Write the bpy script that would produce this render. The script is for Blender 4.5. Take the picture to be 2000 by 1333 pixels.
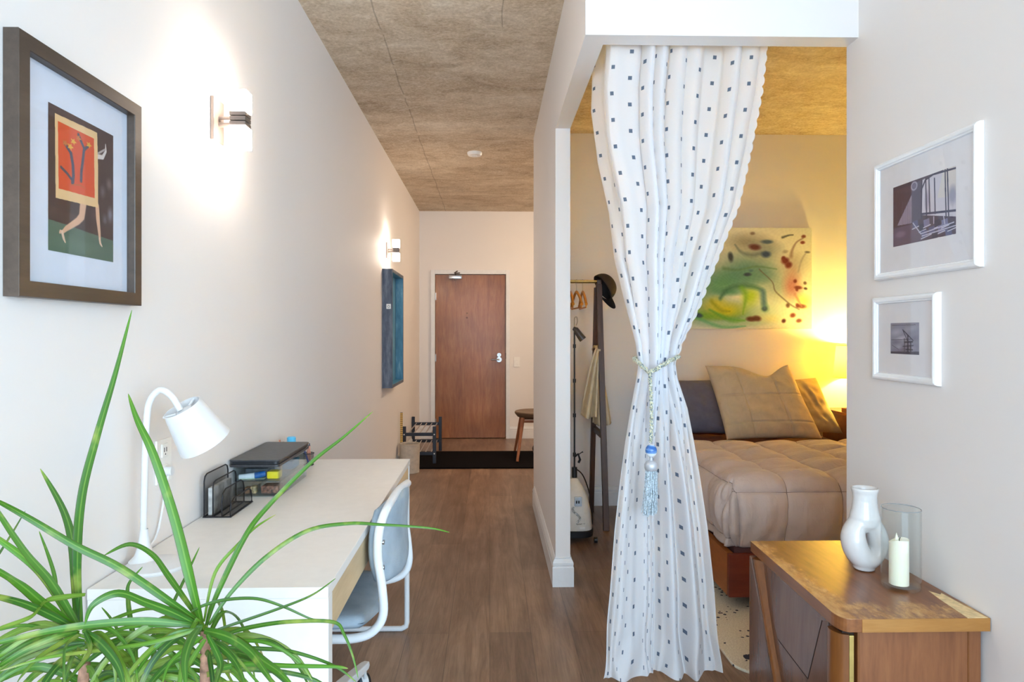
import bpy, bmesh, math, random
import numpy as np
from mathutils import Vector, Matrix, noise
PI = math.pi
random.seed(7)
for o in list(bpy.data.objects):
    bpy.data.objects.remove(o)
SC = bpy.context.scene
COL = SC.collection

# ------------------------------------------------------------------ camera, sky, exposure
cam = bpy.data.cameras.new('camera')
cam_o = bpy.data.objects.new('camera', cam)
COL.objects.link(cam_o)
cam.sensor_fit = 'HORIZONTAL'; cam.sensor_width = 36.0
cam.lens = 36.0 * 1300 / 2000
cam.shift_x = 14 / 2000.0
cam.shift_y = -14.5 / 2000.0
cam.clip_start = 0.02
cam_o.location = (0, 0, 1.30)
cam_o.rotation_euler = (PI / 2, 0, -0.0225)
SC.camera = cam_o

world = bpy.data.worlds.new('daylight'); SC.world = world
world.use_nodes = True
bg = world.node_tree.nodes['Background']
bg.inputs[0].default_value = (0.62, 0.82, 1.0, 1)
bg.inputs[1].default_value = 3.4

SC.view_settings.view_transform = 'Standard'
SC.view_settings.look = 'None'
SC.view_settings.gamma = 1
SC.view_settings.use_curve_mapping = False
SC.view_settings.exposure = 1.48
SC.cycles.max_bounces = 14
SC.cycles.diffuse_bounces = 8
SC.cycles.glossy_bounces = 5
SC.cycles.transparent_max_bounces = 24
SC.cycles.sample_clamp_indirect = 12

# portal in the window opening behind the camera
pl = bpy.data.lights.new('window_portal', 'AREA'); pl.shape = 'RECTANGLE'
pl.size = 5.2; pl.size_y = 2.4
pl.cycles.is_portal = True
plo = bpy.data.objects.new('window_portal', pl); COL.objects.link(plo)
plo.location = (1.80, -1.88, 1.46); plo.rotation_euler = (PI / 2, 0, 0)

# ------------------------------------------------------------------ material helpers
def lin(c):
    r = []
    for v in c[:3]:
        v = v / 255.0
        r.append(v / 12.92 if v <= 0.04045 else ((v + 0.055) / 1.055) ** 2.4)
    return (r[0], r[1], r[2], 1.0)

class NT:
    def __init__(s, name):
        s.m = bpy.data.materials.new(name); s.m.use_nodes = True
        s.t = s.m.node_tree; s.b = s.t.nodes['Principled BSDF']; s.out = s.t.nodes['Material Output']
    def n(s, kind, **kw):
        nd = s.t.nodes.new(kind)
        for k, v in kw.items(): setattr(nd, k, v)
        return nd
    def l(s, a, b): s.t.links.new(a, b)
    def coord(s, scale=(1, 1, 1), kind='Object', rot=(0, 0, 0)):
        tc = s.n('ShaderNodeTexCoord'); mp = s.n('ShaderNodeMapping')
        mp.inputs['Scale'].default_value = scale; mp.inputs['Rotation'].default_value = rot
        s.l(tc.outputs[kind], mp.inputs[0]); return mp.outputs[0]
    def noise(s, vec, scale, detail=4, rough=.5, dist=0):
        nd = s.n('ShaderNodeTexNoise'); nd.inputs['Scale'].default_value = scale
        nd.inputs['Detail'].default_value = detail; nd.inputs['Roughness'].default_value = rough
        nd.inputs['Distortion'].default_value = dist
        s.l(vec, nd.inputs['Vector']); return nd.outputs['Fac']
    def ramp(s, fac, stops):
        r = s.n('ShaderNodeValToRGB'); e = r.color_ramp.elements
        while len(e) < len(stops): e.new(.5)
        for el, (p, c) in zip(e, stops):
            el.position = p; el.color = lin(c) if max(c[:3]) > 1 else (c[0], c[1], c[2], 1)
        s.l(fac, r.inputs[0]); return r.outputs[0]
    def math(s, op, a, b=None, c=None):
        nd = s.n('ShaderNodeMath', operation=op)
        for i, v in enumerate((a, b, c)):
            if v is None: continue
            if isinstance(v, (int, float)): nd.inputs[i].default_value = v
            else: s.l(v, nd.inputs[i])
        return nd.outputs[0]
    def mix(s, fac, a, b, mode='MIX'):
        nd = s.n('ShaderNodeMix', data_type='RGBA', blend_type=mode)
        for sk, v in ((nd.inputs[0], fac), (nd.inputs[6], a), (nd.inputs[7], b)):
            if isinstance(v, (int, float)): sk.default_value = v
            elif isinstance(v, tuple): sk.default_value = v
            else: s.l(v, sk)
        return nd.outputs[2]
    def bump(s, h, strength=.3, dist=.01):
        b = s.n('ShaderNodeBump'); b.inputs['Strength'].default_value = strength
        b.inputs['Distance'].default_value = dist
        s.l(h, b.inputs['Height']); s.l(b.outputs[0], s.b.inputs['Normal'])
    def set(s, color=None, rough=None, metal=None, **kw):
        if color is not None:
            if isinstance(color, tuple): s.b.inputs['Base Color'].default_value = lin(color)
            else: s.l(color, s.b.inputs['Base Color'])
        if rough is not None:
            if isinstance(rough, (int, float)): s.b.inputs['Roughness'].default_value = rough
            else: s.l(rough, s.b.inputs['Roughness'])
        if metal is not None: s.b.inputs['Metallic'].default_value = metal
        for k, v in kw.items(): s.b.inputs[k].default_value = v
        return s.m

def simple(name, color, rough=.5, metal=0, var=.06, scale=30, bump=0, **kw):
    t = NT(name)
    f = t.noise(t.coord(), scale, 3)
    a = tuple(max(0, v * (1 - var)) for v in color); b = tuple(min(255, v * (1 + var)) for v in color)
    col = t.ramp(f, [(.3, a), (.7, b)])
    t.set(color=col, rough=rough, metal=metal, **kw)
    if bump: t.bump(f, bump, .004)
    return t.m

def wood(name, c1, c2, c3, axis='Z', scale=1.0, rough=.35, coat=0.0, seed=0):
    """grain runs along axis"""
    t = NT(name)
    sc = {'X': (.12, 1, 1), 'Y': (1, .12, 1), 'Z': (1, 1, .12)}[axis]
    v = t.coord(tuple(k * scale for k in sc))
    f1 = t.noise(v, 14 + seed, 6, .65, .6)
    f2 = t.noise(v, 90, 3, .6)
    f3 = t.noise(t.coord(), 2.2, 2)
    col = t.ramp(f1, [(.25, c1), (.5, c2), (.75, c3)])
    col = t.mix(.25, col, t.ramp(f2, [(.3, c1), (.7, c3)]))
    col = t.mix(.35, col, t.mix(1.0, col, t.ramp(f3, [(.35, (150, 140, 135)), (.65, (255, 255, 255))]), 'MULTIPLY'))
    t.set(color=col, rough=rough)
    t.b.inputs['Coat Weight'].default_value = coat; t.b.inputs['Coat Roughness'].default_value = .15
    t.bump(f2, .08, .002)
    return t.m

def clear(name, tint=(245, 250, 252), gloss=.06, rough=.02, edge=.45):
    """thin clear glass or plastic: see-through with a fresnel sheen"""
    t = NT(name)
    tr = t.n('ShaderNodeBsdfTransparent'); tr.inputs[0].default_value = lin(tint)
    gl = t.n('ShaderNodeBsdfGlossy'); gl.inputs['Roughness'].default_value = rough
    lw = t.n('ShaderNodeLayerWeight'); lw.inputs[0].default_value = edge
    f = t.math('MULTIPLY_ADD', lw.outputs['Facing'], .75, 0.0)
    f = t.math('POWER', f, 2.2)
    f = t.math('ADD', f, gloss)
    mx = t.n('ShaderNodeMixShader'); t.l(f, mx.inputs[0]); t.l(tr.outputs[0], mx.inputs[1]); t.l(gl.outputs[0], mx.inputs[2])
    t.l(mx.outputs[0], t.out.inputs[0]); t.t.nodes.remove(t.b)
    return t.m

def emit(name, color, strength):
    t = NT(name); t.set(color=color, rough=.4)
    t.b.inputs['Emission Color'].default_value = lin(color); t.b.inputs['Emission Strength'].default_value = strength
    return t.m

# ------------------------------------------------------------------ mesh helpers
OFF = {}
class MB:
    def __init__(s): s.bm = bmesh.new(); s.mi = 0
    def verts(s, pts): return [s.bm.verts.new(p) for p in pts]
    def face(s, vs):
        try:
            f = s.bm.faces.new(vs); f.material_index = s.mi; return f
        except ValueError: return None
    def box(s, x0, x1, y0, y1, z0, z1, bev=0, seg=2):
        tmp = bmesh.new(); bmesh.ops.create_cube(tmp, size=1)
        for v in tmp.verts:
            v.co = Vector(((x0 + x1) / 2 + v.co.x * (x1 - x0), (y0 + y1) / 2 + v.co.y * (y1 - y0), (z0 + z1) / 2 + v.co.z * (z1 - z0)))
        if bev: bmesh.ops.bevel(tmp, geom=tmp.edges[:], offset=bev, segments=seg, profile=.6, affect='EDGES')
        s.add(tmp); return s
    def add(s, other, mat=None):
        if mat is not None: other.transform(mat)
        mp = {}
        for v in other.verts: mp[v] = s.bm.verts.new(v.co)
        for f in other.faces:
            nf = s.face([mp[v] for v in f.verts])
        other.free() if isinstance(other, bmesh.types.BMesh) else None
    def cyl(s, p0, p1, r0, r1=None, n=20, cap=True):
        if r1 is None: r1 = r0
        s.tube([p0, p1], [r0, r1], n, cap); return s
    def tube(s, pts, r, n=10, cap=True, closed=False, flat=None):
        P = [Vector(p) for p in pts]; m = len(P)
        R = r if isinstance(r, (list, tuple)) else [r] * m
        rings = []; up = None
        for i in range(m):
            if closed: t = (P[(i + 1) % m] - P[i - 1]).normalized()
            elif i == 0: t = (P[1] - P[0]).normalized()
            elif i == m - 1: t = (P[-1] - P[-2]).normalized()
            else: t = ((P[i + 1] - P[i]).normalized() + (P[i] - P[i - 1]).normalized()).normalized()
            if up is None:
                up = Vector((0, 0, 1)) if abs(t.z) < .9 else Vector((1, 0, 0))
            u = (up - t * up.dot(t))
            if u.length < 1e-6: u = t.orthogonal()
            u.normalize(); w = t.cross(u); up = u
            fl = flat if flat else 1
            rings.append(s.verts([P[i] + (u * math.cos(2 * PI * k / n) * fl + w * math.sin(2 * PI * k / n)) * R[i] for k in range(n)]))
        rng = range(m) if closed else range(m - 1)
        for i in rng:
            a, b = rings[i], rings[(i + 1) % m]
            for k in range(n): s.face([a[k], a[(k + 1) % n], b[(k + 1) % n], b[k]])
        if cap and not closed:
            s.face(rings[0][::-1]); s.face(rings[-1])
        return s
    def lathe(s, prof, c=(0, 0, 0), n=32, mat=None):
        """prof: list of (radius, z); open ends closed when radius is 0"""
        tmp = bmesh.new(); rings = []
        for r, z in prof:
            if r < 1e-6: rings.append([tmp.verts.new((0, 0, z))])
            else: rings.append([tmp.verts.new((r * math.cos(2 * PI * k / n), r * math.sin(2 * PI * k / n), z)) for k in range(n)])
        for a, b in zip(rings, rings[1:]):
            for k in range(n):
                k2 = (k + 1) % n
                if len(a) == 1 and len(b) == 1: continue
                if len(a) == 1: tmp.faces.new([a[0], b[k2], b[k]])
                elif len(b) == 1: tmp.faces.new([a[k], a[k2], b[0]])
                else: tmp.faces.new([a[k], a[k2], b[k2], b[k]])
        M = Matrix.Translation(c) @ (mat if mat else Matrix.Identity(4))
        s.add(tmp, M); return s
    def prism(s, poly, axis, a0, a1):
        """extrude a 2D polygon; axis X: poly=(y,z), Y: (x,z), Z: (x,y)"""
        def P(p, a):
            return {'X': (a, p[0], p[1]), 'Y': (p[0], a, p[1]), 'Z': (p[0], p[1], a)}[axis]
        A = s.verts([P(p, a0) for p in poly]); B = s.verts([P(p, a1) for p in poly]); n = len(poly)
        s.face(A); s.face(B[::-1])
        for i in range(n): s.face([A[i], A[(i + 1) % n], B[(i + 1) % n], B[i]][::-1])
        return s
    def grid(s, fn, nu, nv, wrapu=False):
        R = [[s.bm.verts.new(fn(i / (nu if wrapu else nu - 1), j / (nv - 1))) for i in range(nu)] for j in range(nv)]
        for j in range(nv - 1):
            for i in range(nu if wrapu else nu - 1):
                s.face([R[j][i], R[j][(i + 1) % nu], R[j + 1][(i + 1) % nu], R[j + 1][i]])
        return R
    def build(s, name, mats, parent=None, smooth=False, local=False, bevel=0, norm=True, angle=40):
        me = bpy.data.meshes.new(name)
        if norm: bmesh.ops.recalc_face_normals(s.bm, faces=s.bm.faces[:])
        if parent is not None and not local and parent in OFF:
            s.bm.transform(Matrix.Translation(-OFF[parent]))
        s.bm.to_mesh(me); s.bm.free()
        if not isinstance(mats, (list, tuple)): mats = [mats]
        for m in mats: me.materials.append(m)
        o = bpy.data.objects.new(name, me); COL.objects.link(o)
        if parent is not None:
            o.parent = parent
            if parent in OFF: OFF[o] = OFF[parent]
        else: OFF[o] = Vector((0, 0, 0))
        if smooth:
            me.polygons.foreach_set('use_smooth', [True] * len(me.polygons))
            if angle < 180:
                try: me.set_sharp_from_angle(angle=math.radians(angle))
                except Exception: pass
        if bevel:
            md = o.modifiers.new('b', 'BEVEL'); md.width = bevel; md.segments = 2; md.limit_method = 'ANGLE'
        return o

def B(name, mats, parent, *args, **kw):
    """one box part"""
    bw = {k: kw.pop(k) for k in list(kw) if k in ('bev', 'seg')}
    return MB().box(*args, **bw).build(name, mats, parent, **kw)

def thing(name, label, cat, loc=(0, 0, 0), group=None):
    o = bpy.data.objects.new(name, None); COL.objects.link(o); o.location = loc
    o.empty_display_size = .05
    OFF[o] = Vector(loc); o['label'] = label; o['category'] = cat
    if group: o['group'] = group
    return o
def tag(o, label, cat, group=None):
    o['label'] = label; o['category'] = cat
    if group: o['group'] = group
    return o
def struct(o): o['kind'] = 'structure'; return o
def lab(o, l): o['label'] = l; return o

def smoothpath(pts, k=6):
    """Catmull-Rom through the points"""
    P = [Vector(p) for p in pts]; out = []
    for i in range(len(P) - 1):
        p0 = P[max(i - 1, 0)]; p1 = P[i]; p2 = P[i + 1]; p3 = P[min(i + 2, len(P) - 1)]
        for j in range(k):
            t = j / k
            out.append(.5 * ((2 * p1) + (p2 - p0) * t + (2 * p0 - 5 * p1 + 4 * p2 - p3) * t * t + (3 * p1 - p0 - 3 * p2 + p3) * t ** 3))
    out.append(P[-1]); return out

# picture raster: colours drawn on a fine grid, stored as a colour attribute
class Paint:
    def __init__(s, w, h, base):
        s.w, s.h = w, h
        s.a = np.zeros((h, w, 3)); s.a[:] = base
        s.u, s.v = np.meshgrid((np.arange(w) + .5) / w, (np.arange(h) + .5) / h)
    def warp(s, amt, f, seed=0):
        """ripple the drawing coordinates"""
        u, v = s.u.copy(), s.v.copy()
        rs = np.random.RandomState(seed)
        for k in range(5):
            a, b, p, q = rs.uniform(-f, f), rs.uniform(-f, f), rs.uniform(0, 6.28), rs.uniform(0, 6.28)
            s.u = s.u + amt * np.sin(a * u + b * v + p) / (1 + k * .5)
            s.v = s.v + amt * np.sin(b * u - a * v + q) / (1 + k * .5)
    def blend(s, m, c):
        m = np.clip(m, 0, 1)[..., None]; s.a = s.a * (1 - m) + np.array(c, float) * m
    def blob(s, x, y, rx, ry, c, al=1, soft=.6, rot=0):
        dx, dy = s.u - x, s.v - y
        if rot: dx, dy = dx * math.cos(rot) + dy * math.sin(rot), -dx * math.sin(rot) + dy * math.cos(rot)
        d = np.sqrt((dx / rx) ** 2 + (dy / ry) ** 2)
        s.blend(np.clip((1 - d) / soft, 0, 1) * al, c)
    def ring(s, x, y, rx, ry, w, c, al=1):
        d = np.sqrt(((s.u - x) / rx) ** 2 + ((s.v - y) / ry) ** 2)
        s.blend(np.clip(1 - np.abs(d - 1) / w, 0, 1) * al, c)
    def poly(s, pts, c, al=1):
        ins = np.zeros(s.u.shape, bool); n = len(pts)
        for i in range(n):
            x1, y1 = pts[i]; x2, y2 = pts[(i + 1) % n]
            if y1 == y2: continue
            cnd = ((y1 > s.v) != (y2 > s.v)) & (s.u < (x2 - x1) * (s.v - y1) / (y2 - y1) + x1)
            ins ^= cnd
        s.blend(ins * al, c)
    def stroke(s, pts, w, c, al=1, soft=.3):
        W = w if isinstance(w, (list, tuple)) else [w] * len(pts)
        best = np.full(s.u.shape, -9.)
        asp = s.h / s.w
        for i in range(len(pts) - 1):
            (x1, y1), (x2, y2) = pts[i], pts[i + 1]
            X, Y = s.u - x1, (s.v - y1) * asp; dx, dy = x2 - x1, (y2 - y1) * asp
            t = np.clip((X * dx + Y * dy) / (dx * dx + dy * dy + 1e-12), 0, 1)
            d = np.hypot(X - t * dx, Y - t * dy); ww = W[i] + (W[i + 1] - W[i]) * t
            best = np.maximum(best, (1 - d / ww) / soft)
        s.blend(np.clip(best, 0, 1) * al, c)
    def mesh(s, name, mat, parent, origin, du, dv, smooth=True):
        """origin = top-left corner; du, dv = full edge vectors along the row and down"""
        w, h = s.w, s.h; O = Vector(origin) - (OFF[parent] if parent in OFF else Vector((0, 0, 0))); du = Vector(du); dv = Vector(dv)
        vs = []; 
        for j in range(h + 1):
            r = O + dv * (j / h)
            for i in range(w + 1): vs.append(tuple(r + du * (i / w)))
        fs = [(j * (w + 1) + i, j * (w + 1) + i + 1, (j + 1) * (w + 1) + i + 1, (j + 1) * (w + 1) + i) for j in range(h) for i in range(w)]
        me = bpy.data.meshes.new(name); me.from_pydata(vs, [], fs)
        at = me.color_attributes.new('paint', 'FLOAT_COLOR', 'CORNER')
        c = np.clip(s.a / 255., 0, 1); c = np.where(c <= .04045, c / 12.92, ((c + .055) / 1.055) ** 2.4)
        arr = np.ones((h * w, 4, 4)); arr[:, :, :3] = c.reshape(-1, 1, 3)
        at.data.foreach_set('color', arr.ravel())
        me.materials.append(mat)
        o = bpy.data.objects.new(name, me); COL.objects.link(o); o.parent = parent; OFF[o] = OFF[parent]
        return o
def paint_mat(name, rough=.4):
    t = NT(name); a = t.n('ShaderNodeAttribute'); a.attribute_name = 'paint'
    t.set(color=a.outputs['Color'], rough=rough); return t.m

# ---- plant leaf curves (crown, points from base to tip, width, tone) and curtain outline (height, left x, left y, right x)
LEAVES = [
('A', [(-0.606, 1.0, 0.865), (-0.619, 1.012, 0.956), (-0.619, 1.024, 1.053), (-0.603, 1.036, 1.144), (-0.582, 1.048, 1.238), (-0.563, 1.06, 1.337)], 0.0162, 0.3),
('A', [(-0.612, 1.0, 0.873), (-0.629, 1.02, 0.969), (-0.656, 1.04, 1.026), (-0.705, 1.06, 1.088)], 0.0169, 0.2),
('A', [(-0.606, 0.99, 0.874), (-0.628, 0.968, 0.942), (-0.649, 0.945, 0.994), (-0.668, 0.922, 1.054), (-0.668, 0.9, 1.09)], 0.0198, 0.55),
('A', [(-0.603, 0.98, 0.874), (-0.624, 0.95, 0.916), (-0.638, 0.92, 0.957), (-0.644, 0.89, 0.986), (-0.661, 0.86, 1.019)], 0.0181, 0.6),
('A', [(-0.603, 0.98, 0.872), (-0.617, 0.95, 0.903), (-0.631, 0.92, 0.931), (-0.644, 0.89, 0.953), (-0.661, 0.86, 0.973)], 0.0151, 0.15),
('A', [(-0.623, 1.0, 0.873), (-0.63, 0.988, 0.912), (-0.655, 0.975, 0.962), (-0.696, 0.962, 1.006), (-0.716, 0.95, 1.029)], 0.0154, 0.8),
('A', [(-0.599, 1.0, 0.913), (-0.609, 0.972, 0.921), (-0.62, 0.944, 0.926), (-0.622, 0.916, 0.916), (-0.643, 0.888, 0.913), (-0.648, 0.86, 0.911)], 0.0085, 0.95),
('A', [(-0.653, 1.02, 0.907), (-0.671, 1.04, 0.931), (-0.694, 1.06, 0.956), (-0.72, 1.08, 0.984)], 0.0071, 0.5),
('A', [(-0.738, 1.0, 0.954), (-0.738, 1.02, 0.97), (-0.733, 1.04, 0.995), (-0.728, 1.06, 1.022)], 0.0046, 0.0),
('A', [(-0.599, 0.98, 0.867), (-0.613, 0.955, 0.871), (-0.638, 0.93, 0.865), (-0.655, 0.905, 0.856), (-0.65, 0.88, 0.859)], 0.0106, 0.4),
('A', [(-0.599, 0.98, 0.863), (-0.613, 0.955, 0.858), (-0.624, 0.93, 0.851), (-0.628, 0.905, 0.839), (-0.62, 0.88, 0.835)], 0.009, 0.9),
('A', [(-0.582, 0.97, 0.871), (-0.557, 0.94, 0.859), (-0.557, 0.91, 0.846), (-0.558, 0.88, 0.838)], 0.0104, 0.3),
('A', [(-0.598, 0.99, 0.862), (-0.563, 0.98, 0.874), (-0.532, 0.97, 0.863), (-0.507, 0.96, 0.835), (-0.496, 0.95, 0.8)], 0.0099, 0.7),
('A', [(-0.602, 0.99, 0.858), (-0.614, 0.968, 0.872), (-0.642, 0.945, 0.877), (-0.668, 0.922, 0.86), (-0.665, 0.9, 0.859)], 0.0091, 0.9),
('A', [(-0.582, 0.97, 0.871), (-0.54, 0.94, 0.865), (-0.502, 0.91, 0.851), (-0.476, 0.88, 0.833)], 0.0149, 0.25),
('A', [(-0.584, 0.96, 0.872), (-0.585, 0.933, 0.868), (-0.572, 0.907, 0.855), (-0.553, 0.88, 0.834)], 0.0118, 0.35),
('A', [(-0.614, 1.01, 0.853), (-0.661, 1.007, 0.861), (-0.696, 1.003, 0.867), (-0.738, 1.0, 0.858)], 0.0078, 0.7),
('A', [(-0.622, 1.03, 0.844), (-0.597, 1.052, 0.85), (-0.569, 1.075, 0.856), (-0.548, 1.098, 0.851), (-0.525, 1.12, 0.833)], 0.0071, 0.85),
('B', [(-0.451, 1.05, 0.847), (-0.475, 1.064, 0.913), (-0.506, 1.078, 1.006), (-0.545, 1.092, 1.102), (-0.579, 1.106, 1.159), (-0.601, 1.12, 1.2)], 0.0186, 0.6),
('B', [(-0.447, 1.06, 0.84), (-0.443, 1.092, 0.877), (-0.41, 1.123, 0.959), (-0.385, 1.155, 0.999), (-0.318, 1.187, 1.07), (-0.267, 1.218, 1.111), (-0.219, 1.25, 1.154)], 0.0106, 0.4),
('B', [(-0.455, 1.07, 0.841), (-0.451, 1.103, 0.907), (-0.425, 1.135, 0.944), (-0.407, 1.167, 0.963), (-0.383, 1.2, 0.976)], 0.0058, 0.9),
('B', [(-0.443, 1.06, 0.84), (-0.417, 1.08, 0.882), (-0.367, 1.1, 0.933), (-0.305, 1.12, 0.97), (-0.241, 1.14, 0.976), (-0.189, 1.16, 0.968), (-0.108, 1.18, 0.956), (-0.073, 1.2, 0.942)], 0.0082, 0.35),
('B', [(-0.444, 1.03, 0.857), (-0.475, 1.012, 0.892), (-0.544, 0.993, 0.954), (-0.598, 0.975, 0.993), (-0.65, 0.957, 1.037), (-0.679, 0.938, 1.066), (-0.686, 0.92, 1.079)], 0.0135, 0.35),
('B', [(-0.459, 1.06, 0.85), (-0.51, 1.07, 0.913), (-0.542, 1.08, 0.946), (-0.583, 1.09, 0.959), (-0.629, 1.1, 0.938)], 0.0122, 0.45),
('B', [(-0.444, 1.02, 0.857), (-0.472, 1.006, 0.881), (-0.506, 0.992, 0.903), (-0.539, 0.978, 0.923), (-0.567, 0.964, 0.912), (-0.57, 0.95, 0.89)], 0.0165, 0.3),
('B', [(-0.438, 1.04, 0.836), (-0.392, 1.067, 0.843), (-0.338, 1.095, 0.853), (-0.297, 1.123, 0.862), (-0.265, 1.15, 0.879)], 0.0048, 0.1),
('B', [(-0.465, 1.05, 0.866), (-0.45, 1.062, 0.871), (-0.419, 1.073, 0.875), (-0.376, 1.085, 0.871), (-0.338, 1.097, 0.853), (-0.299, 1.108, 0.829), (-0.288, 1.12, 0.822)], 0.0057, 0.15),
('B', [(-0.433, 1.04, 0.817), (-0.398, 1.031, 0.84), (-0.355, 1.023, 0.854), (-0.3, 1.014, 0.864), (-0.235, 1.006, 0.866), (-0.217, 0.997, 0.851), (-0.203, 0.989, 0.824), (-0.193, 0.98, 0.795)], 0.0072, 0.35),
('B', [(-0.425, 1.0, 0.858), (-0.381, 0.975, 0.859), (-0.342, 0.95, 0.851), (-0.314, 0.925, 0.839), (-0.289, 0.9, 0.827)], 0.0192, 0.4),
('B', [(-0.413, 1.01, 0.847), (-0.373, 0.988, 0.847), (-0.327, 0.965, 0.829), (-0.296, 0.943, 0.823), (-0.268, 0.92, 0.813)], 0.0171, 0.6),
('B', [(-0.421, 1.03, 0.819), (-0.355, 1.022, 0.82), (-0.3, 1.015, 0.818), (-0.236, 1.008, 0.8), (-0.2, 1.0, 0.779)], 0.0071, 0.2),
('B', [(-0.421, 1.01, 0.786), (-0.401, 1.008, 0.798), (-0.362, 1.006, 0.804), (-0.304, 1.004, 0.802), (-0.234, 1.002, 0.801), (-0.212, 1.0, 0.799)], 0.0101, 0.7),
('B', [(-0.425, 1.03, 0.807), (-0.372, 1.035, 0.825), (-0.342, 1.04, 0.824), (-0.317, 1.045, 0.806), (-0.3, 1.05, 0.783)], 0.0048, 0.1),
('B', [(-0.424, 0.98, 0.872), (-0.421, 0.947, 0.869), (-0.414, 0.913, 0.855), (-0.397, 0.88, 0.836)], 0.0173, 0.4),
('B', [(-0.412, 0.99, 0.849), (-0.374, 0.96, 0.842), (-0.348, 0.93, 0.836), (-0.326, 0.9, 0.824)], 0.0114, 0.3),
('B', [(-0.436, 1.02, 0.855), (-0.497, 0.996, 0.874), (-0.558, 0.972, 0.882), (-0.615, 0.948, 0.883), (-0.669, 0.924, 0.878), (-0.678, 0.9, 0.881)], 0.0126, 0.5),
('B', [(-0.438, 1.02, 0.857), (-0.489, 1.01, 0.862), (-0.537, 1.0, 0.864), (-0.576, 0.99, 0.851), (-0.592, 0.98, 0.826)], 0.0071, 0.7),
('B', [(-0.43, 1.0, 0.861), (-0.487, 0.975, 0.853), (-0.546, 0.95, 0.854), (-0.607, 0.925, 0.856), (-0.651, 0.9, 0.851)], 0.0077, 0.9),
('B', [(-0.429, 1.0, 0.86), (-0.463, 0.988, 0.858), (-0.487, 0.975, 0.842), (-0.502, 0.962, 0.819), (-0.506, 0.95, 0.796)], 0.0077, 0.6),
('B', [(-0.423, 0.99, 0.853), (-0.44, 0.97, 0.844), (-0.453, 0.95, 0.832), (-0.454, 0.93, 0.81)], 0.0091, 0.8),
('B', [(-0.42, 1.0, 0.841), (-0.386, 0.98, 0.844), (-0.334, 0.96, 0.803), (-0.313, 0.94, 0.799)], 0.0069, 0.7),
('B', [(-0.412, 0.98, 0.861), (-0.383, 0.953, 0.836), (-0.375, 0.927, 0.828), (-0.371, 0.9, 0.821)], 0.0106, 0.35),
('B', [(-0.415, 0.98, 0.854), (-0.429, 0.96, 0.826), (-0.413, 0.94, 0.822), (-0.394, 0.92, 0.811)], 0.0098, 0.9),
('C', [(-0.565, 1.12, 0.723), (-0.567, 1.128, 0.739), (-0.559, 1.136, 0.796), (-0.544, 1.144, 0.83), (-0.522, 1.152, 0.881), (-0.501, 1.16, 0.931)], 0.0112, 0.4),
('C', [(-0.586, 1.12, 0.714), (-0.594, 1.128, 0.774), (-0.606, 1.136, 0.818), (-0.614, 1.144, 0.848), (-0.617, 1.152, 0.872), (-0.598, 1.16, 0.898)], 0.0103, 0.4),
('C', [(-0.591, 1.12, 0.714), (-0.605, 1.127, 0.767), (-0.633, 1.133, 0.815), (-0.656, 1.14, 0.837)], 0.0078, 0.5),
('C', [(-0.566, 1.1, 0.725), (-0.569, 1.075, 0.771), (-0.587, 1.05, 0.811), (-0.619, 1.025, 0.823), (-0.649, 1.0, 0.809)], 0.0118, 0.9),
('C', [(-0.566, 1.1, 0.725), (-0.593, 1.075, 0.763), (-0.627, 1.05, 0.784), (-0.658, 1.025, 0.789), (-0.679, 1.0, 0.775)], 0.0118, 0.5),
('C', [(-0.557, 1.1, 0.725), (-0.51, 1.088, 0.764), (-0.456, 1.075, 0.778), (-0.41, 1.062, 0.767), (-0.382, 1.05, 0.745)], 0.0102, 0.8),
('C', [(-0.562, 1.1, 0.725), (-0.534, 1.095, 0.76), (-0.503, 1.09, 0.775), (-0.468, 1.085, 0.765), (-0.442, 1.08, 0.734)], 0.0102, 0.9),
('C', [(-0.554, 1.08, 0.735), (-0.556, 1.053, 0.765), (-0.574, 1.027, 0.779), (-0.582, 1.0, 0.77)], 0.0133, 0.6),
('C', [(-0.578, 1.12, 0.713), (-0.565, 1.115, 0.751), (-0.529, 1.11, 0.787), (-0.485, 1.105, 0.793), (-0.45, 1.1, 0.789)], 0.006, 0.8),
('C', [(-0.578, 1.12, 0.713), (-0.596, 1.095, 0.769), (-0.623, 1.07, 0.805), (-0.647, 1.045, 0.822), (-0.692, 1.02, 0.829)], 0.0069, 0.9),
('C', [(-0.579, 1.13, 0.707), (-0.597, 1.135, 0.741), (-0.597, 1.14, 0.765), (-0.572, 1.145, 0.788), (-0.548, 1.15, 0.803)], 0.0052, 0.0),
('A', [(-0.612, 1.0, 0.854), (-0.585, 0.992, 0.85), (-0.555, 0.985, 0.834), (-0.543, 0.978, 0.804), (-0.541, 0.97, 0.786)], 0.0069, 0.95),
('B', [(-0.438, 1.03, 0.843), (-0.395, 1.022, 0.834), (-0.338, 1.015, 0.832), (-0.29, 1.008, 0.809), (-0.265, 1.0, 0.782)], 0.0063, 0.8)]
CURTAIN_ROWS = [(2.356, 0.425, 2.78, 1.032), (2.215, 0.415, 2.74, 1.017), (1.98, 0.432, 2.66, 0.973), (1.773, 0.465, 2.58, 0.926), (1.585, 0.479, 2.52, 0.85), (1.397, 0.515, 2.46, 0.778), (1.266, 0.541, 2.42, 0.714), (1.188, 0.55, 2.41, 0.69), (1.135, 0.542, 2.41, 0.699), (1.023, 0.52, 2.41, 0.735), (0.903, 0.499, 2.41, 0.757), (0.747, 0.477, 2.41, 0.782), (0.572, 0.458, 2.41, 0.808), (0.366, 0.443, 2.41, 0.831), (0.178, 0.428, 2.41, 0.846), (0.019, 0.412, 2.41, 0.861)]

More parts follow.
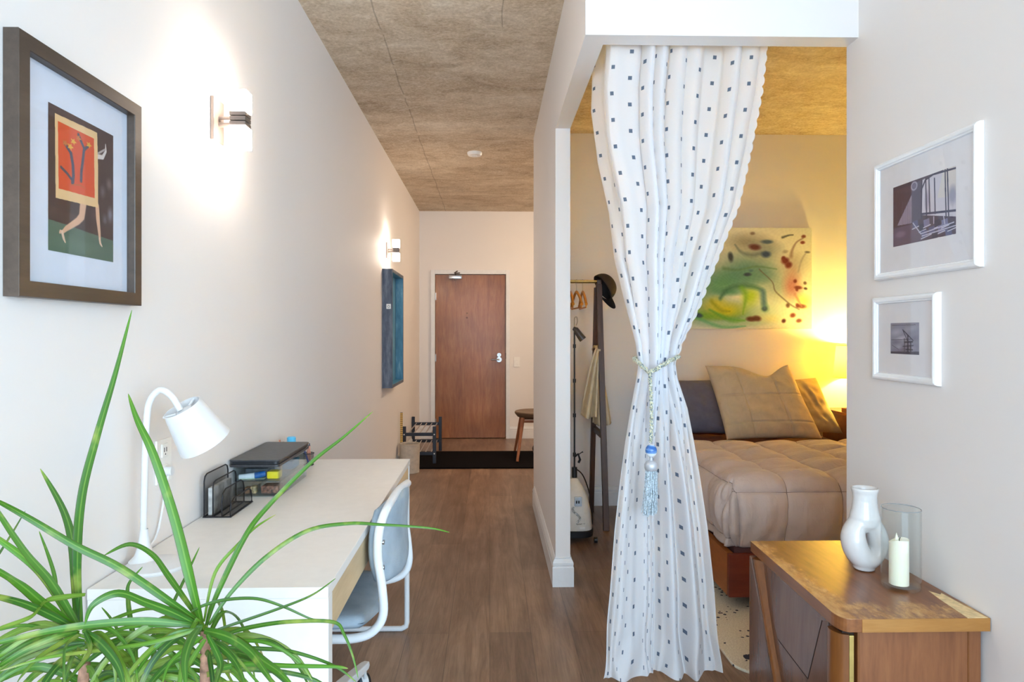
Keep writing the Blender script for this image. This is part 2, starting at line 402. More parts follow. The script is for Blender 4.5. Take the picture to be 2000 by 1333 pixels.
# ------------------------------------------------------------------ materials
M_wall = NT('painted_wall')
_f = M_wall.noise(M_wall.coord(), 220, 2); M_wall.set(color=(231, 227, 225), rough=.62); M_wall.bump(_f, .05, .001); M_wall = M_wall.m
M_white = simple('white_trim', (228, 229, 231), .35, var=.01)

def concrete():
    t = NT('concrete_ceiling')
    v = t.coord()
    big = t.noise(t.coord((.45, 1.25, 1)), 1.7, 6, .6, .5)
    mid = t.noise(t.coord((.8, 1.3, 1)), 4.2, 9, .66, .9)
    fine = t.noise(v, 60, 5, .75)
    cl = t.noise(t.coord((1, 1.2, 1)), 13, 6, .7, 1.5)
    c = t.ramp(big, [(.34, (132, 106, 76)), (.46, (188, 166, 136)), (.56, (216, 200, 176)), (.68, (244, 236, 220))])
    c2 = t.ramp(mid, [(.34, (136, 110, 80)), (.48, (200, 180, 152)), (.60, (226, 212, 190)), (.72, (244, 236, 222))])
    c = t.mix(.52, c, c2)
    c = t.mix(.25, c, t.ramp(cl, [(.36, (126, 100, 72)), (.52, (200, 182, 156)), (.66, (250, 244, 232))]))
    c = t.mix(.22, c, t.ramp(fine, [(.38, (120, 96, 70)), (.62, (240, 230, 214))]))
    # form seams: one running along the hall, one crossing
    sx = t.n('ShaderNodeSeparateXYZ'); t.l(v, sx.inputs[0])
    wob = t.math('MULTIPLY', t.noise(v, 3, 2), .03)
    def line(comp, at, w):
        d = t.math('ABSOLUTE', t.math('SUBTRACT', t.math('ADD', comp, wob), at + .015))
        return t.math('MULTIPLY', t.math('LESS_THAN', d, w), t.math('GREATER_THAN', t.noise(v, 6, 2), .36))
    m = t.math('MAXIMUM', line(sx.outputs[0], -.545, .004), line(sx.outputs[0], .97, .004))
    m2 = line(sx.outputs[0], .062, .003)
    m2 = t.math('MULTIPLY', m2, t.math('LESS_THAN', sx.outputs[1], 3.3))
    m3 = t.math('MULTIPLY', line(sx.outputs[1], 3.31, .003), t.math('GREATER_THAN', sx.outputs[0], -.12))
    m3 = t.math('MULTIPLY', m3, t.math('LESS_THAN', sx.outputs[0], .06))
    m = t.math('MAXIMUM', m, t.math('MAXIMUM', m2, m3))
    c = t.mix(t.math('MULTIPLY', m, .38), c, lin((88, 70, 50)))
    t.set(color=c, rough=.8); t.bump(t.math('SUBTRACT', mid, m), .25, .006)
    return t.m
M_conc = concrete()

def floor_mat():
    t = NT('plank_floor')
    v = t.coord((1, 1, 1), rot=(0, 0, PI / 2))
    br = t.n('ShaderNodeTexBrick'); t.l(v, br.inputs['Vector'])
    br.offset = .37; br.inputs['Scale'].default_value = 1
    br.inputs['Brick Width'].default_value = 1.22; br.inputs['Row Height'].default_value = .178
    br.inputs['Mortar Size'].default_value = .0012; br.inputs['Mortar Smooth'].default_value = .3
    br.inputs['Color1'].default_value = (0, 0, 0, 1); br.inputs['Color2'].default_value = (1, 1, 1, 1)
    br.inputs['Bias'].default_value = 0
    g1 = t.noise(t.coord((1, .09, 1)), 16, 7, .68, 1.2)
    g2 = t.noise(t.coord((1, .05, 1)), 120, 3, .6)
    blot = t.noise(t.coord((1, .5, 1)), 5, 4, .6)
    c = t.ramp(g1, [(.28, (104, 78, 60)), (.46, (140, 112, 92)), (.6, (164, 135, 114)), (.78, (184, 158, 136))])
    c = t.mix(.3, c, t.ramp(g2, [(.3, (100, 74, 56)), (.7, (178, 150, 128))]))
    tone = t.mix(.5, lin((255, 255, 255)), t.ramp(br.outputs['Color'], [(0, (176, 165, 158)), (1, (255, 250, 244))]))
    c = t.mix(1.0, c, tone, 'MULTIPLY')
    c = t.mix(.4, c, t.mix(1.0, c, t.ramp(blot, [(.35, (160, 150, 140)), (.65, (255, 255, 255))]), 'MULTIPLY'))
    c = t.mix(t.math('MULTIPLY', br.outputs['Fac'], .55), c, lin((60, 44, 36)))
    rg = t.ramp(g2, [(.2, (.30, .30, .30)), (.8, (.42, .42, .42))])
    t.set(color=c, rough=rg); t.bump(t.math('SUBTRACT', g2, br.outputs['Fac']), .12, .003)
    return t.m
M_floor = floor_mat()

M_door = wood('reddish_veneer', (122, 68, 32), (158, 98, 50), (186, 128, 76), 'Z', 1.0, .36, .15)
M_steel = simple('brushed_steel', (190, 190, 192), .28, 1, .03)
M_chrome = simple('polished_chrome', (225, 225, 228), .08, 1, .01)
M_black = simple('black_satin', (26, 27, 32), .4, var=.1)
M_blackm = simple('matt_black_fabric', (8, 4, 6), .95, var=.25, scale=120, bump=.3)
M_blackm.node_tree.nodes['Principled BSDF'].inputs['Specular IOR Level'].default_value = .1

# ------------------------------------------------------------------ the shell
H = 2.815
def S(name, mat, boxes):
    m = MB()
    for b in boxes: m.box(*b)
    return struct(m.build(name, mat))
S('floor', M_floor, [(-.95, 4.7, -2.0, 8.5, -.06, 0)])
S('ceiling', M_conc, [(-.95, 4.7, -2.0, 8.5, H, H + .12)])
S('wall_left', M_wall, [(-1.0, -.87, -2.0, 8.5, 0, H)])
S('wall_leak_block', M_wall, [(-.87, 1.9, 8.40, 8.5, 0, H)])  # unseen blocker added behind the door, stops sky light leaking round it
S('wall_back', M_wall, [(-.87, -.727, 8.25, 8.4, 0, H), (.245, 1.9, 8.25, 8.4, 0, H), (-.727, .245, 8.25, 8.4, 2.087, H)])
S('wall_right', M_wall, [(1.315, 1.42, 1.05, 2.425, 0, H)])
S('wall_partition', M_wall, [(.338, .414, 3.42, 5.02, 0, H), (.338, .414, 2.345, 3.42, 2.357, H)])
S('wall_beam', M_wall, [(.414, 1.315, 2.345, 2.425, 2.357, H)])
S('wall_bedroom', M_wall, [(.338, 3.2, 5.02, 5.14, 0, H)])
S('wall_bedroom_right', M_wall, [(3.1, 3.25, 2.3, 5.02, 0, H)])
S('wall_bedroom_near', M_wall, [(1.42, 4.6, 2.3, 2.425, 0, H)])
S('wall_living_right', M_wall, [(4.5, 4.6, -1.9, 2.3, 0, H)])
S('wall_entry_right', M_wall, [(1.8, 1.9, 5.14, 8.25, 0, H)])
S('wall_window', M_wall, [(-.87, 4.5, -2.0, -1.9, 0, .22), (-.87, 4.5, -2.0, -1.9, 2.7, H)])
m = MB()
for x0 in (-.87, .45, 1.79, 3.13, 4.45): m.box(x0, x0 + .05, -1.98, -1.91, .22, 2.7)
for z0, z1 in ((.22, .27), (2.65, 2.7)): m.box(-.82, 4.45, -1.98, -1.91, z0, z1)
struct(m.build('window_1', M_white))

BASEP = [(0, 0), (.017, 0), (.017, .098), (.014, .104), (.0155, .112), (.0155, .122), (.010, .134), (.0055, .140), (.0055, .147), (0, .148)]
def baseboard(name, p0, p1, nrm, m0=0, m1=0):
    """profile swept from p0 to p1, sticking out along nrm; m0/m1 = mitre sign at the ends"""
    p0, p1, n = Vector((*p0, 0)), Vector((*p1, 0)), Vector((*nrm, 0))
    t = (p1 - p0).normalized()
    m = MB(); a = m.verts([p0 + n * d - t * d * m0 + Vector((0, 0, z)) for d, z in BASEP]); b = m.verts([p1 + n * d + t * d * m1 + Vector((0, 0, z)) for d, z in BASEP])
    k = len(BASEP)
    for i in range(k): m.face([a[i], a[(i + 1) % k], b[(i + 1) % k], b[i]])
    m.face(a); m.face(b[::-1])
    return struct(m.build(name, M_white))
baseboard('baseboard_left', (-.87, 8.25), (-.87, -1.9), (1, 0), -1, 0)
baseboard('baseboard_hall', (.338, 3.42), (.338, 5.02), (-1, 0), 1, 0)
baseboard('baseboard_column', (.338, 3.42), (.414, 3.42), (0, -1), 1, 1)
baseboard('baseboard_nook', (.414, 3.42), (.414, 5.02), (1, 0), 1, -1)
baseboard('baseboard_bedroom', (.414, 5.02), (3.1, 5.02), (0, -1), -1, -1)
baseboard('baseboard_back', (.245, 8.25), (1.8, 8.25), (0, -1), 0, -1)
baseboard('baseboard_back_left', (-.87, 8.25), (-.727, 8.25), (0, -1), -1, 0)
baseboard('baseboard_right', (1.315, 1.05), (1.315, 2.425), (-1, 0), 0, 0)

# entry door with casing
m = MB()
m.box(-.727, -.677, 8.222, 8.33, 0, 2.087, bev=.003); m.box(.199, .245, 8.222, 8.33, 0, 2.087, bev=.003); m.box(-.677, .199, 8.222, 8.33, 2.034, 2.087, bev=.003)
struct(m.build('trim_1', M_white))
door = struct(MB().box(-.674, .196, 8.252, 8.296, .008, 2.03, bev=.002).build('door_1', M_door))
m = MB(); m.cyl((.115, 8.252, .978), (.115, 8.236, .978), .032, n=28); m.cyl((.115, 8.24, .978), (.115, 8.195, .978), .011); m.tube(smoothpath([(.118, 8.195, .978), (.07, 8.192, .980), (.015, 8.197, .976)]), .009, 12)
lab(m.build('door_handle', M_steel, door, smooth=True), 'silver lever handle')
m = MB(); m.cyl((.115, 8.252, 1.035), (.115, 8.232, 1.035), .025, n=24); m.box(.110, .120, 8.222, 8.235, 1.020, 1.05, bev=.002)
m.build('deadbolt', M_steel, door, smooth=True)
m = MB(); m.cyl((-.282, 8.253, 1.552), (-.282, 8.245, 1.552), .010, n=16); m.build('peephole', simple('aged_brass', (120, 84, 50), .4, .8), door, smooth=True)
m = MB(); m.cyl((-.284, 8.253, 1.497), (-.284, 8.246, 1.497), .011, n=16); m.build('viewer_plate', simple('dark_brass', (96, 62, 40), .4, .7), door, smooth=True)
m = MB(); m.box(-.505, -.345, 8.205, 8.252, 1.976, 2.022, bev=.006); m.build('door_closer', M_steel, door, smooth=True)
m = MB(); m.tube([(-.42, 8.215, 2.02), (-.43, 8.16, 2.045), (-.40, 8.20, 2.07)], .008, 8); m.tube([(-.42, 8.17, 2.04), (-.37, 8.205, 2.048)], .007, 8); m.cyl((-.425, 8.225, 1.976), (-.425, 8.225, 1.955), .008)
m.build('closer_arm', simple('dark_steel', (120, 112, 108), .35, .9), door, smooth=True)
for z in (1.76, 1.0, .2):
    m = MB(); m.cyl((-.677, 8.243, z - .045), (-.677, 8.243, z + .045), .008, n=12); m.box(-.690, -.664, 8.243, 8.2535, z - .045, z + .045)
    m.build('hinge', M_steel, door)
m = MB(); m.box(.196, .2, 8.240, 8.3, .985, 1.06); m.build('strike_plate', M_black, door)

# light switch and outlets
M_plate = simple('white_plastic', (240, 238, 234), .3, var=.01)
sw = thing('light_switch', 'white rocker light switch on wall right of the wooden door', 'light switch', (.335, 8.25, .948))
B('switch_plate', M_plate, sw, .297, .373, 8.243, 8.2495, .888, 1.008, bev=.002)
B('rocker', M_plate, sw, .318, .352, 8.237, 8.2435, .915, .981, bev=.002)
ou = thing('wall_outlet', 'white double wall outlet behind the white desk lamp', 'outlet', (-.87, 1.785, .96))
B('outlet_plate', M_plate, ou, -.8695, -.864, 1.748, 1.828, .905, 1.02, bev=.002)
M_slot = simple('dark_slot', (60, 55, 55), .6)
for z in (.935, .99):
    r = B('receptacle', M_plate, ou, -.865, -.861, 1.771, 1.805, z - .018, z + .018, bev=.003)
    m = MB()
    for y in (1.781, 1.793): m.box(-.8612, -.8605, y - .0015, y + .0015, z - .004, z + .008)
    m.cyl((-.8612, 1.787, z - .010), (-.8605, 1.787, z - .010), .0022, n=8); m.build('slots', M_slot, r)

# smoke detector on the slab
sm = thing('smoke_detector', 'round white smoke detector on the concrete hall ceiling', 'smoke detector', (-.127, 5.57, H))
MB().lathe([(0, 0), (.062, 0), (.062, -.012), (.055, -.026), (0, -.03)], (-.127, 5.57, H), 32).build('detector_body', M_plate, sm, smooth=True)
MB().lathe([(0, -.029), (.02, -.029), (.018, -.034), (0, -.035)], (-.127, 5.57, H), 24).build('sensor_cap', M_plate, sm, smooth=True)

# ceiling light of the entry, round the corner beyond the partition
cl = thing('ceiling_light', 'round glass ceiling light of the entry behind the partition corner', 'ceiling light', (1.15, 6.7, H))
MB().lathe([(0, 0), (.14, 0), (.14, -.02), (0, -.02)], (1.15, 6.7, H), 32).build('light_base', M_steel, cl, smooth=True)
MB().lathe([(.13, -.021), (.15, -.04), (.12, -.085), (.05, -.105), (0, -.108)], (1.15, 6.7, H), 32).build('glass_shade', emit('warm_opal_glass', (255, 232, 200), 46), cl, smooth=True)

# ------------------------------------------------------------------ wall sconces
M_opal = emit('lit_opal_glass', (255, 236, 216), 25)
M_satin = simple('satin_nickel', (96, 88, 84), .3, .3, .02)
def sconce(label, y, z):
    t = thing('wall_sconce', label, 'wall lamp', (-.87, y, z), 'chrome wall sconces along the left wall')
    B('wall_plate', M_satin, t, -.8695, -.858, y - .03, y + .05, z - .068, z + .068, bev=.002)
    m = MB(); m.cyl((-.858, y + .01, z + .01), (-.80, y + .01, z + .01), .006, n=12); m.cyl((-.858, y + .01, z - .012), (-.80, y + .01, z - .012), .008, n=12)
    m.build('arm', M_satin, t, smooth=True)
    m = MB()
    for k in (-1, 0, 1): m.box(-.813, -.763, y - .025, y + .025, z - .0065 + k * .0155, z + .0065 + k * .0155, bev=.0015)
    m.box(-.80, -.776, y - .012, y + .012, z - .024, z + .024)
    m.build('lamp_holder', M_satin, t)
    for s in (1, -1):
        z0, z1 = sorted((z + s * .024, z + s * .090))
        m = MB().box(-.816, -.760, y - .028, y + .028, z0, z1, bev=.004)
        m.build('glass_cube', M_opal, t)
    return t
sconce('chrome wall sconce with two lit glass cubes beside the dark framed ballet print', 2.12, 1.974)
sconce('chrome wall sconce with two lit glass cubes above the blue shadow-box', 5.62, 2.0)

# ------------------------------------------------------------------ frames on the walls
def frame_part(name, mat, parent, wallx, s, y0, y1, z0, z1, prof, smooth=False):
    """prof: (inset, depth from the wall); s = +1 when the frame looks towards +X"""
    m = MB(); loops = []
    for i, d in prof:
        x = wallx + s * d
        loops.append(m.verts([(x, y0 + i, z0 + i), (x, y1 - i, z0 + i), (x, y1 - i, z1 - i), (x, y0 + i, z1 - i)]))
    k = len(loops)
    for j in range(k):
        a, b = loops[j], loops[(j + 1) % k]
        for q in range(4): m.face([a[q], a[(q + 1) % 4], b[(q + 1) % 4], b[q]])
    return m.build(name, mat, parent, smooth=smooth, angle=30)
M_framebrown = wood('dark_frame_stain', (66, 54, 46), (82, 68, 58), (98, 82, 70), 'Y', 1, .4)
M_mat = simple('cool_white_mat', (226, 230, 238), .85, var=.01)
M_mat2 = simple('warm_white_mat', (238, 234, 232), .85, var=.01)
M_print = paint_mat('printed_paper', .6)
M_glass = clear('picture_glass', (252, 253, 255), .02, .03, .3)

t = thing('framed_picture', 'dark brown framed print of ballet legs under an orange poster', 'picture', (-.87, 1.42, 1.366))
y0, y1, z0, z1 = 1.208, 1.628, 1.367, 1.848
frame_part('frame', M_framebrown, t, -.869, 1, y0, y1, z0, z1, [(0, 0), (0, .027), (.0012, .028), (.029, .028), (.030, .026), (.030, 0)])
B('mat_board', M_mat, t, -.868, -.8605, y0 + .03, y1 - .03, z0 + .03, z1 - .03)
p = Paint(270, 360, (66, 44, 42))
def cp(x, y):
    u = (x - 205) / 270; tp = 430 + 135 * u; bt = 1050 + 50 * u
    return (u, (y - tp) / (bt - tp))
def cps(L): return [cp(*q) for q in L]
p.blob(.5, .1, .8, .3, (78, 50, 46), .6, 1)
p.poly([(0, .79), (.3, .80), (.6, .815), (1, .83), (1, 1), (0, 1)], (84, 108, 90))
p.blob(.4, .93, .5, .06, (104, 128, 106), .6, 1); p.blob(.8, .86, .3, .03, (70, 92, 78), .6, 1)
for (x, y, rx, ry, c) in ((425, 800, 16, 40, (120, 108, 112)), (455, 770, 18, 35, (140, 124, 118)), (460, 900, 18, 50, (150, 150, 160)), (435, 920, 14, 35, (120, 120, 130)), (385, 900, 14, 40, (92, 66, 66)), (225, 880, 22, 40, (86, 62, 56)), (300, 910, 40, 26, (92, 70, 64))):
    u, v = cp(x, y); p.blob(u, v, rx / 270, ry / 600, c, .75, .8)
p.poly(cps([(210, 860), (475, 960), (475, 950), (210, 850)]), (58, 44, 44), .6)
# far arm
p.stroke(cps([(400, 650), (425, 655), (440, 630), (438, 600)]), [.030, .026, .016, .006], (214, 206, 200)); p.stroke(cps([(400, 640), (436, 622)]), .012, (170, 160, 156))
# legs
SK = (224, 176, 142)
p.stroke(cps([(340, 850), (334, 905), (318, 925), (272, 958), (256, 975)]), [.058, .050, .042, .030, .018], SK)
p.stroke(cps([(256, 972), (262, 1000), (268, 1016)]), [.02, .018, .008], (232, 196, 168)); p.stroke(cps([(250, 968), (248, 975)]), .014, SK)
p.stroke(cps([(400, 860), (404, 920), (410, 975), (412, 1000)]), [.036, .036, .026, .018], SK)
p.stroke(cps([(411, 1000), (414, 1018), (422, 1032)]), [.018, .018, .008], (232, 196, 168))
# poster and its field
p.poly(cps([(229, 475), (400, 550), (404, 700), (404, 868), (232, 830)]), (236, 196, 140))
p.poly(cps([(240, 507), (386, 575), (389, 828), (243, 790)]), (222, 78, 34))
NV = (70, 74, 96)
for q, w in (([(290, 640), (298, 690), (300, 735), (296, 765)], .026), ([(343, 625), (338, 670), (332, 715), (331, 755)], .024), ([(252, 700), (275, 725), (300, 760)], .018), ([(265, 598), (290, 640)], .020), ([(320, 560), (336, 600), (345, 620)], .022), ([(362, 605), (345, 622)], .02)):
    p.stroke(cps(q), w, NV, 1, .5)
for (x, y) in ((288, 612), (300, 590), (364, 602), (268, 598), (320, 575)):
    col = (232, 176, 60) if x not in (320, 268) else (206, 120, 60)
    u, v = cp(x, y)
    for k in range(5):
        a = k * 1.256; p.stroke([(u, v), (u + .042 * math.cos(a), v + .022 * math.sin(a))], [.018, .004], col)
p.stroke(cps([(290, 772), (325, 772), (355, 790)]), [.006, .008, .003], (196, 100, 40)); 
p.mesh('print', M_print, t, (-.8600, 1.316, 1.752), (0, .224, 0), (0, 0, -.289))
B('glazing', M_glass, t, -.8572, -.8567, y0 + .03, y1 - .03, z0 + .03, z1 - .03)

WF = [(0, 0), (.001, .012), (.004, .018), (.010, .0205), (.016, .019), (.019, .015), (.022, .0145), (.024, .010), (.024, 0)]
M_wframe = simple('white_frame_paint', (243, 245, 248), .3, var=.01)
def white_frame(label, y0, y1, z0, z1, paint, py0, py1, pz0, pz1):
    t = thing('framed_photograph', label, 'picture', (1.315, (y0 + y1) / 2, z0))
    frame_part('frame', M_wframe, t, 1.3145, -1, y0, y1, z0, z1, WF, True)
    B('mat_board', M_mat2, t, 1.306, 1.314, y0 + .023, y1 - .023, z0 + .023, z1 - .023)
    paint.mesh('print', M_print, t, (1.3056, py1, pz1), (0, py0 - py1, 0), (0, 0, pz0 - pz1))
    B('glazing', M_glass, t, 1.3034, 1.3038, y0 + .023, y1 - .023, z0 + .023, z1 - .023)
# waiting hall
p = Paint(280, 200, (84, 68, 84))
def bp(x, y):
    u = (x - 195) / 273; tp = 378 - 90 * u; bt = 647 - 49 * u
    return (u, (y - tp) / (bt - tp))
def bps(L): return [bp(*q) for q in L]
p.poly(bps([(195, 378), (330, 334), (330, 350), (290, 370), (195, 400)]), (72, 50, 66))
p.poly(bps([(195, 395), (285, 365), (285, 545), (195, 560)]), (92, 62, 74))
for k in range(12): p.stroke(bps([(200 + k * 7.4, 400), (200 + k * 7.4, 556)]), .006, (58, 36, 50), .8)
p.poly(bps([(285, 365), (325, 345), (325, 520), (285, 540)]), (88, 80, 100))
p.poly(bps([(215, 550), (284, 410), (284, 540)]), (170, 160, 178), .85)
for k in range(6): p.stroke(bps([(240 + k * 8, 440), (240 + k * 8, 545)]), .004, (110, 96, 120), .7)
p.poly(bps([(330, 345), (468, 288), (468, 520), (330, 505)]), (214, 208, 214))
p.poly(bps([(420, 300), (468, 290), (468, 400), (430, 430), (395, 430)]), (222, 214, 206)); p.blob(*bp(455, 420), .08, .18, (150, 150, 170), .8); p.blob(*bp(352, 440), .05, .2, (160, 150, 176), .7)
for q in ([(330, 340), (327, 520)], [(346, 340), (350, 520)], [(360, 335), (364, 500)], [(383, 340), (386, 500)], [(426, 300), (430, 520)], [(435, 300), (440, 515)]): p.stroke(bps(q), .010, (62, 58, 82))
p.stroke(bps([(325, 395), (345, 345), (378, 322), (468, 300)]), .012, (62, 54, 76)); p.stroke(bps([(330, 500), (468, 492)]), .014, (70, 66, 92))
p.ring(*bp(295, 371), .045, .06, .4, (186, 180, 196)); p.blob(*bp(295, 371), .04, .055, (120, 112, 134), .9)
p.poly(bps([(195, 565), (285, 545), (340, 600), (330, 622), (195, 647)]), (104, 84, 104)); p.blob(*bp(230, 590), .12, .07, (146, 128, 148), .7)
for k, (x, y) in enumerate(((300, 545), (330, 560), (350, 540), (372, 575), (395, 545), (410, 570), (440, 590), (450, 560), (425, 545), (340, 590), (385, 600))):
    u, v = bp(x, y); p.poly([(u - .05, v - .05), (u + .04, v - .06), (u + .05, v + .05), (u - .04, v + .06)], ((92, 92, 128), (60, 56, 78), (124, 122, 156))[k % 3]); p.stroke([(u - .05, v + .07), (u + .06, v + .045)], .007, (204, 200, 214))
for q in ([(290, 540), (325, 590), (460, 545)], [(330, 600), (468, 560)], [(380, 515), (380, 545)], [(420, 515), (425, 550)]): p.stroke(bps(q), .008, (196, 192, 208))
white_frame('larger white framed photograph of a bright waiting hall, the upper one', 1.741, 2.222, 1.478, 1.868, p, 1.836, 2.126, 1.580, 1.772)
# crane under clouds
p = Paint(150, 110, (148, 146, 160))
for (x, y, a, b, c) in ((.2, .3, .3, .15, (186, 184, 196)), (.7, .2, .35, .12, (176, 172, 186)), (.4, .5, .3, .1, (200, 198, 208)), (.85, .5, .2, .12, (122, 120, 138)), (.2, .62, .25, .1, (112, 110, 128)), (.5, .85, .6, .2, (110, 104, 122)), (.3, .78, .15, .1, (178, 176, 190)), (.8, .8, .15, .1, (168, 160, 176))): p.blob(x, y, a, b, c, .8, .9, -.2)
for q, w in (([(.62, .98), (.62, .42)], .02), ([(.50, .98), (.50, .5)], .012), ([(.44, .22), (.80, .56)], .014), ([(.44, .22), (.60, .56)], .012), ([(.02, .55), (.72, .52)], .007), ([(.5, .62), (.78, .6)], .02), ([(.72, .6), (.72, .98)], .018), ([(.45, .75), (.8, .72)], .014), ([(.05, .72), (.3, .86)], .006), ([(.55, .85), (.78, .85)], .016)): p.stroke(q, w, (52, 46, 62))
p.poly([(0, .93), (1, .9), (1, 1), (0, 1)], (74, 66, 82))
rs = random.Random(3); x = .05
while x < .86:
    w = rs.uniform(.01, .035); p.stroke([(x, .07 + rs.uniform(-.008, .008)), (x + w, .07)], .007, (40, 36, 50)); x += w + rs.uniform(.012, .03)
white_frame('smaller white framed photograph of a crane, the lower one', 1.908, 2.232, 1.146, 1.422, p, 1.996, 2.140, 1.235, 1.334)

# painting over the bed
t = thing('canvas_painting', 'abstract green, yellow and maroon watercolour canvas above the bed', 'painting', (1.93, 5.02, 1.335))
B('stretcher', simple('canvas_edge', (222, 220, 205), .8), t, 1.42, 2.437, 4.985, 5.019, 1.335, 2.10, bev=.002)
p = Paint(420, 316, (226, 226, 208)); p.warp(.010, 16, 4)
def q(x, y): return ((x / 2.665 + 1300 - 1325) / 261, (y / 2.665 + 400 - 445) / 198)
def bl(x, y, rx, ry, c, a=1, s=.7, r=0): u, v = q(x, y); p.blob(u, v, rx / 695, ry / 528, c, a, s, r)
def st(pts, w, c, a=1, s=1.0):
    P_ = smoothpath([(x_, y_, w_) for (x_, y_), w_ in zip(pts, w)], 6)
    p.stroke([q(v_.x, v_.y) for v_ in P_], [max(1, v_.z) * 1.8 / 695 for v_ in P_], c, a, s)
for b in ((240, 240, 200, 110, (190, 196, 180), .7), (430, 340, 170, 90, (112, 150, 138), .85), (560, 420, 130, 100, (150, 168, 160), .7), (330, 400, 120, 70, (92, 150, 126), .7), (440, 200, 110, 60, (142, 142, 130), .75), (520, 240, 90, 60, (136, 150, 150), .7), (480, 350, 90, 60, (104, 140, 146), .7), (320, 570, 210, 70, (96, 156, 92), .8), (660, 320, 90, 70, (178, 170, 158), .7), (662, 420, 62, 90, (178, 116, 116), .75), (300, 620, 240, 26, (170, 206, 176), .7), (560, 560, 110, 50, (190, 212, 196), .6), (380, 360, 150, 60, (84, 140, 122), .7), (250, 420, 120, 80, (84, 150, 110), .7), (120, 480, 160, 120, (110, 160, 120), .7), (150, 330, 120, 90, (130, 160, 150), .7)): bl(b[0], b[1], b[2] * 1.25, b[3] * 1.25, b[4], min(1, b[5] * 1.15), s=.8)
for b in ((300, 548, 120, 42, (214, 206, 44), .95), (200, 575, 120, 30, (120, 178, 60), .8), (440, 480, 44, 60, (176, 206, 62), .85), (260, 515, 60, 36, (208, 204, 70), .8), (540, 590, 60, 26, (220, 214, 150), .5), (330, 455, 90, 22, (70, 140, 110), .7), (720, 500, 40, 40, (224, 224, 120), .7)): bl(b[0], b[1], b[2] * 1.25, b[3] * 1.25, b[4], min(1, b[5] * 1.15), s=.8)
st([(285, 490), (330, 440), (390, 420), (440, 420), (490, 450), (500, 500), (510, 540)], [8, 12, 16, 14, 10, 10, 14], (56, 112, 92), .8)
st([(225, 540), (300, 580), (360, 600), (420, 605)], [6, 10, 14, 6], (96, 170, 66), .85); st([(240, 500), (280, 540), (340, 550)], [8, 10, 4], (150, 160, 40), .8)
st([(400, 430), (420, 480), (415, 570)], [14, 10, 3], (110, 170, 50), .7); st([(160, 590), (280, 640), (420, 640)], [8, 10, 4], (90, 180, 120), .7)
st([(290, 325), (380, 330), (480, 318), (570, 330)], [8, 4, 4, 3], (88, 128, 96), .7); st([(490, 330), (540, 400), (560, 460), (640, 520), (700, 545)], [3, 3, 4, 4, 3], (90, 76, 72), .7)
st([(370, 220), (400, 260), (460, 270), (520, 250)], [5, 8, 10, 6], (80, 100, 104), .6)
MR = (112, 44, 42)
for b in ((470, 225, 36, 24, (94, 44, 48), .95), (462, 145, 16, 12, (120, 100, 90), .8), (524, 262, 30, 22, (44, 68, 110), .95), (524, 190, 34, 16, (52, 82, 112), .85), (336, 280, 20, 26, (52, 62, 76), .95), (430, 352, 26, 12, (38, 52, 84), .9), (450, 335, 16, 8, (66, 110, 130), .8), (622, 298, 30, 20, MR, 1), (640, 318, 28, 18, MR, 1), (612, 285, 16, 14, MR, 1), (720, 154, 18, 12, (124, 58, 50), .95), (716, 190, 18, 14, (128, 52, 46), .95), (742, 254, 18, 10, (96, 92, 92), .8), (684, 392, 16, 14, MR, .95), (702, 428, 32, 14, MR, .95), (694, 440, 12, 16, MR, .9), (742, 402, 12, 12, (96, 70, 62), .85), (742, 432, 12, 10, (74, 54, 52), .9), (712, 530, 32, 14, (112, 62, 58), .9), (690, 528, 14, 14, MR, .9), (635, 530, 16, 13, (96, 62, 56), .9), (668, 571, 22, 14, MR, .9), (618, 598, 18, 15, (88, 40, 42), .95), (706, 597, 20, 15, (106, 54, 62), .9), (450, 598, 28, 20, (92, 44, 36), .95), (474, 594, 24, 22, (92, 44, 36), .95), (508, 542, 16, 14, (52, 76, 92), .95), (170, 575, 24, 18, (40, 66, 94), .9), (620, 250, 22, 14, (150, 140, 130), .7)): bl(*b, s=.6)
st([(655, 280), (660, 240), (680, 190), (715, 165)], [9, 7, 5, 5], (134, 104, 96), .75); st([(595, 162), (630, 148), (655, 145)], [6, 4, 3], (66, 70, 70), .9)
st([(700, 350), (715, 300), (735, 260)], [5, 5, 4], (150, 140, 134), .6); st([(680, 470), (700, 510), (712, 530)], [8, 6, 4], (176, 120, 110), .7); st([(490, 450), (500, 500), (508, 540)], [12, 12, 6], (88, 122, 156), .7)
fu = np.sin(p.u * 140 + 3 * np.sin(p.v * 31)) * np.sin(p.v * 120 + 2 * np.sin(p.u * 44)); p.a = np.clip(p.a + fu[..., None] * 4, 0, 255)
p.mesh('painted_face', paint_mat('watercolour', .35), t, (1.421, 4.9845, 2.099), (1.015, 0, 0), (0, 0, -.763))

# blue shadow-box on the hall wall
M_dist = NT('weathered_grey_blue'); f = M_dist.noise(M_dist.coord((1, 1, .2)), 22, 6, .7); M_dist.set(color=M_dist.ramp(f, [(.3, (54, 60, 74)), (.5, (84, 92, 108)), (.75, (128, 134, 146))]), rough=.6); M_dist = M_dist.m
M_blue = NT('streaked_blue_panel'); f = M_blue.noise(M_blue.coord((1, 1, .25)), 16, 5, .7); M_blue.set(color=M_blue.ramp(f, [(.3, (52, 104, 132)), (.55, (84, 142, 170)), (.75, (150, 186, 200))]), rough=.35); M_blue = M_blue.m
t = thing('wall_shadow_box', 'deep grey wooden wall box with streaked blue inside, below a sconce', 'wall decor', (-.87, 5.75, .86))
y0, y1, z0, z1 = 5.40, 6.10, .858, 1.825
frame_part('box_sides', M_dist, t, -.869, 1, y0, y1, z0, z1, [(0, 0), (0, .080), (.022, .080), (.022, .0)])
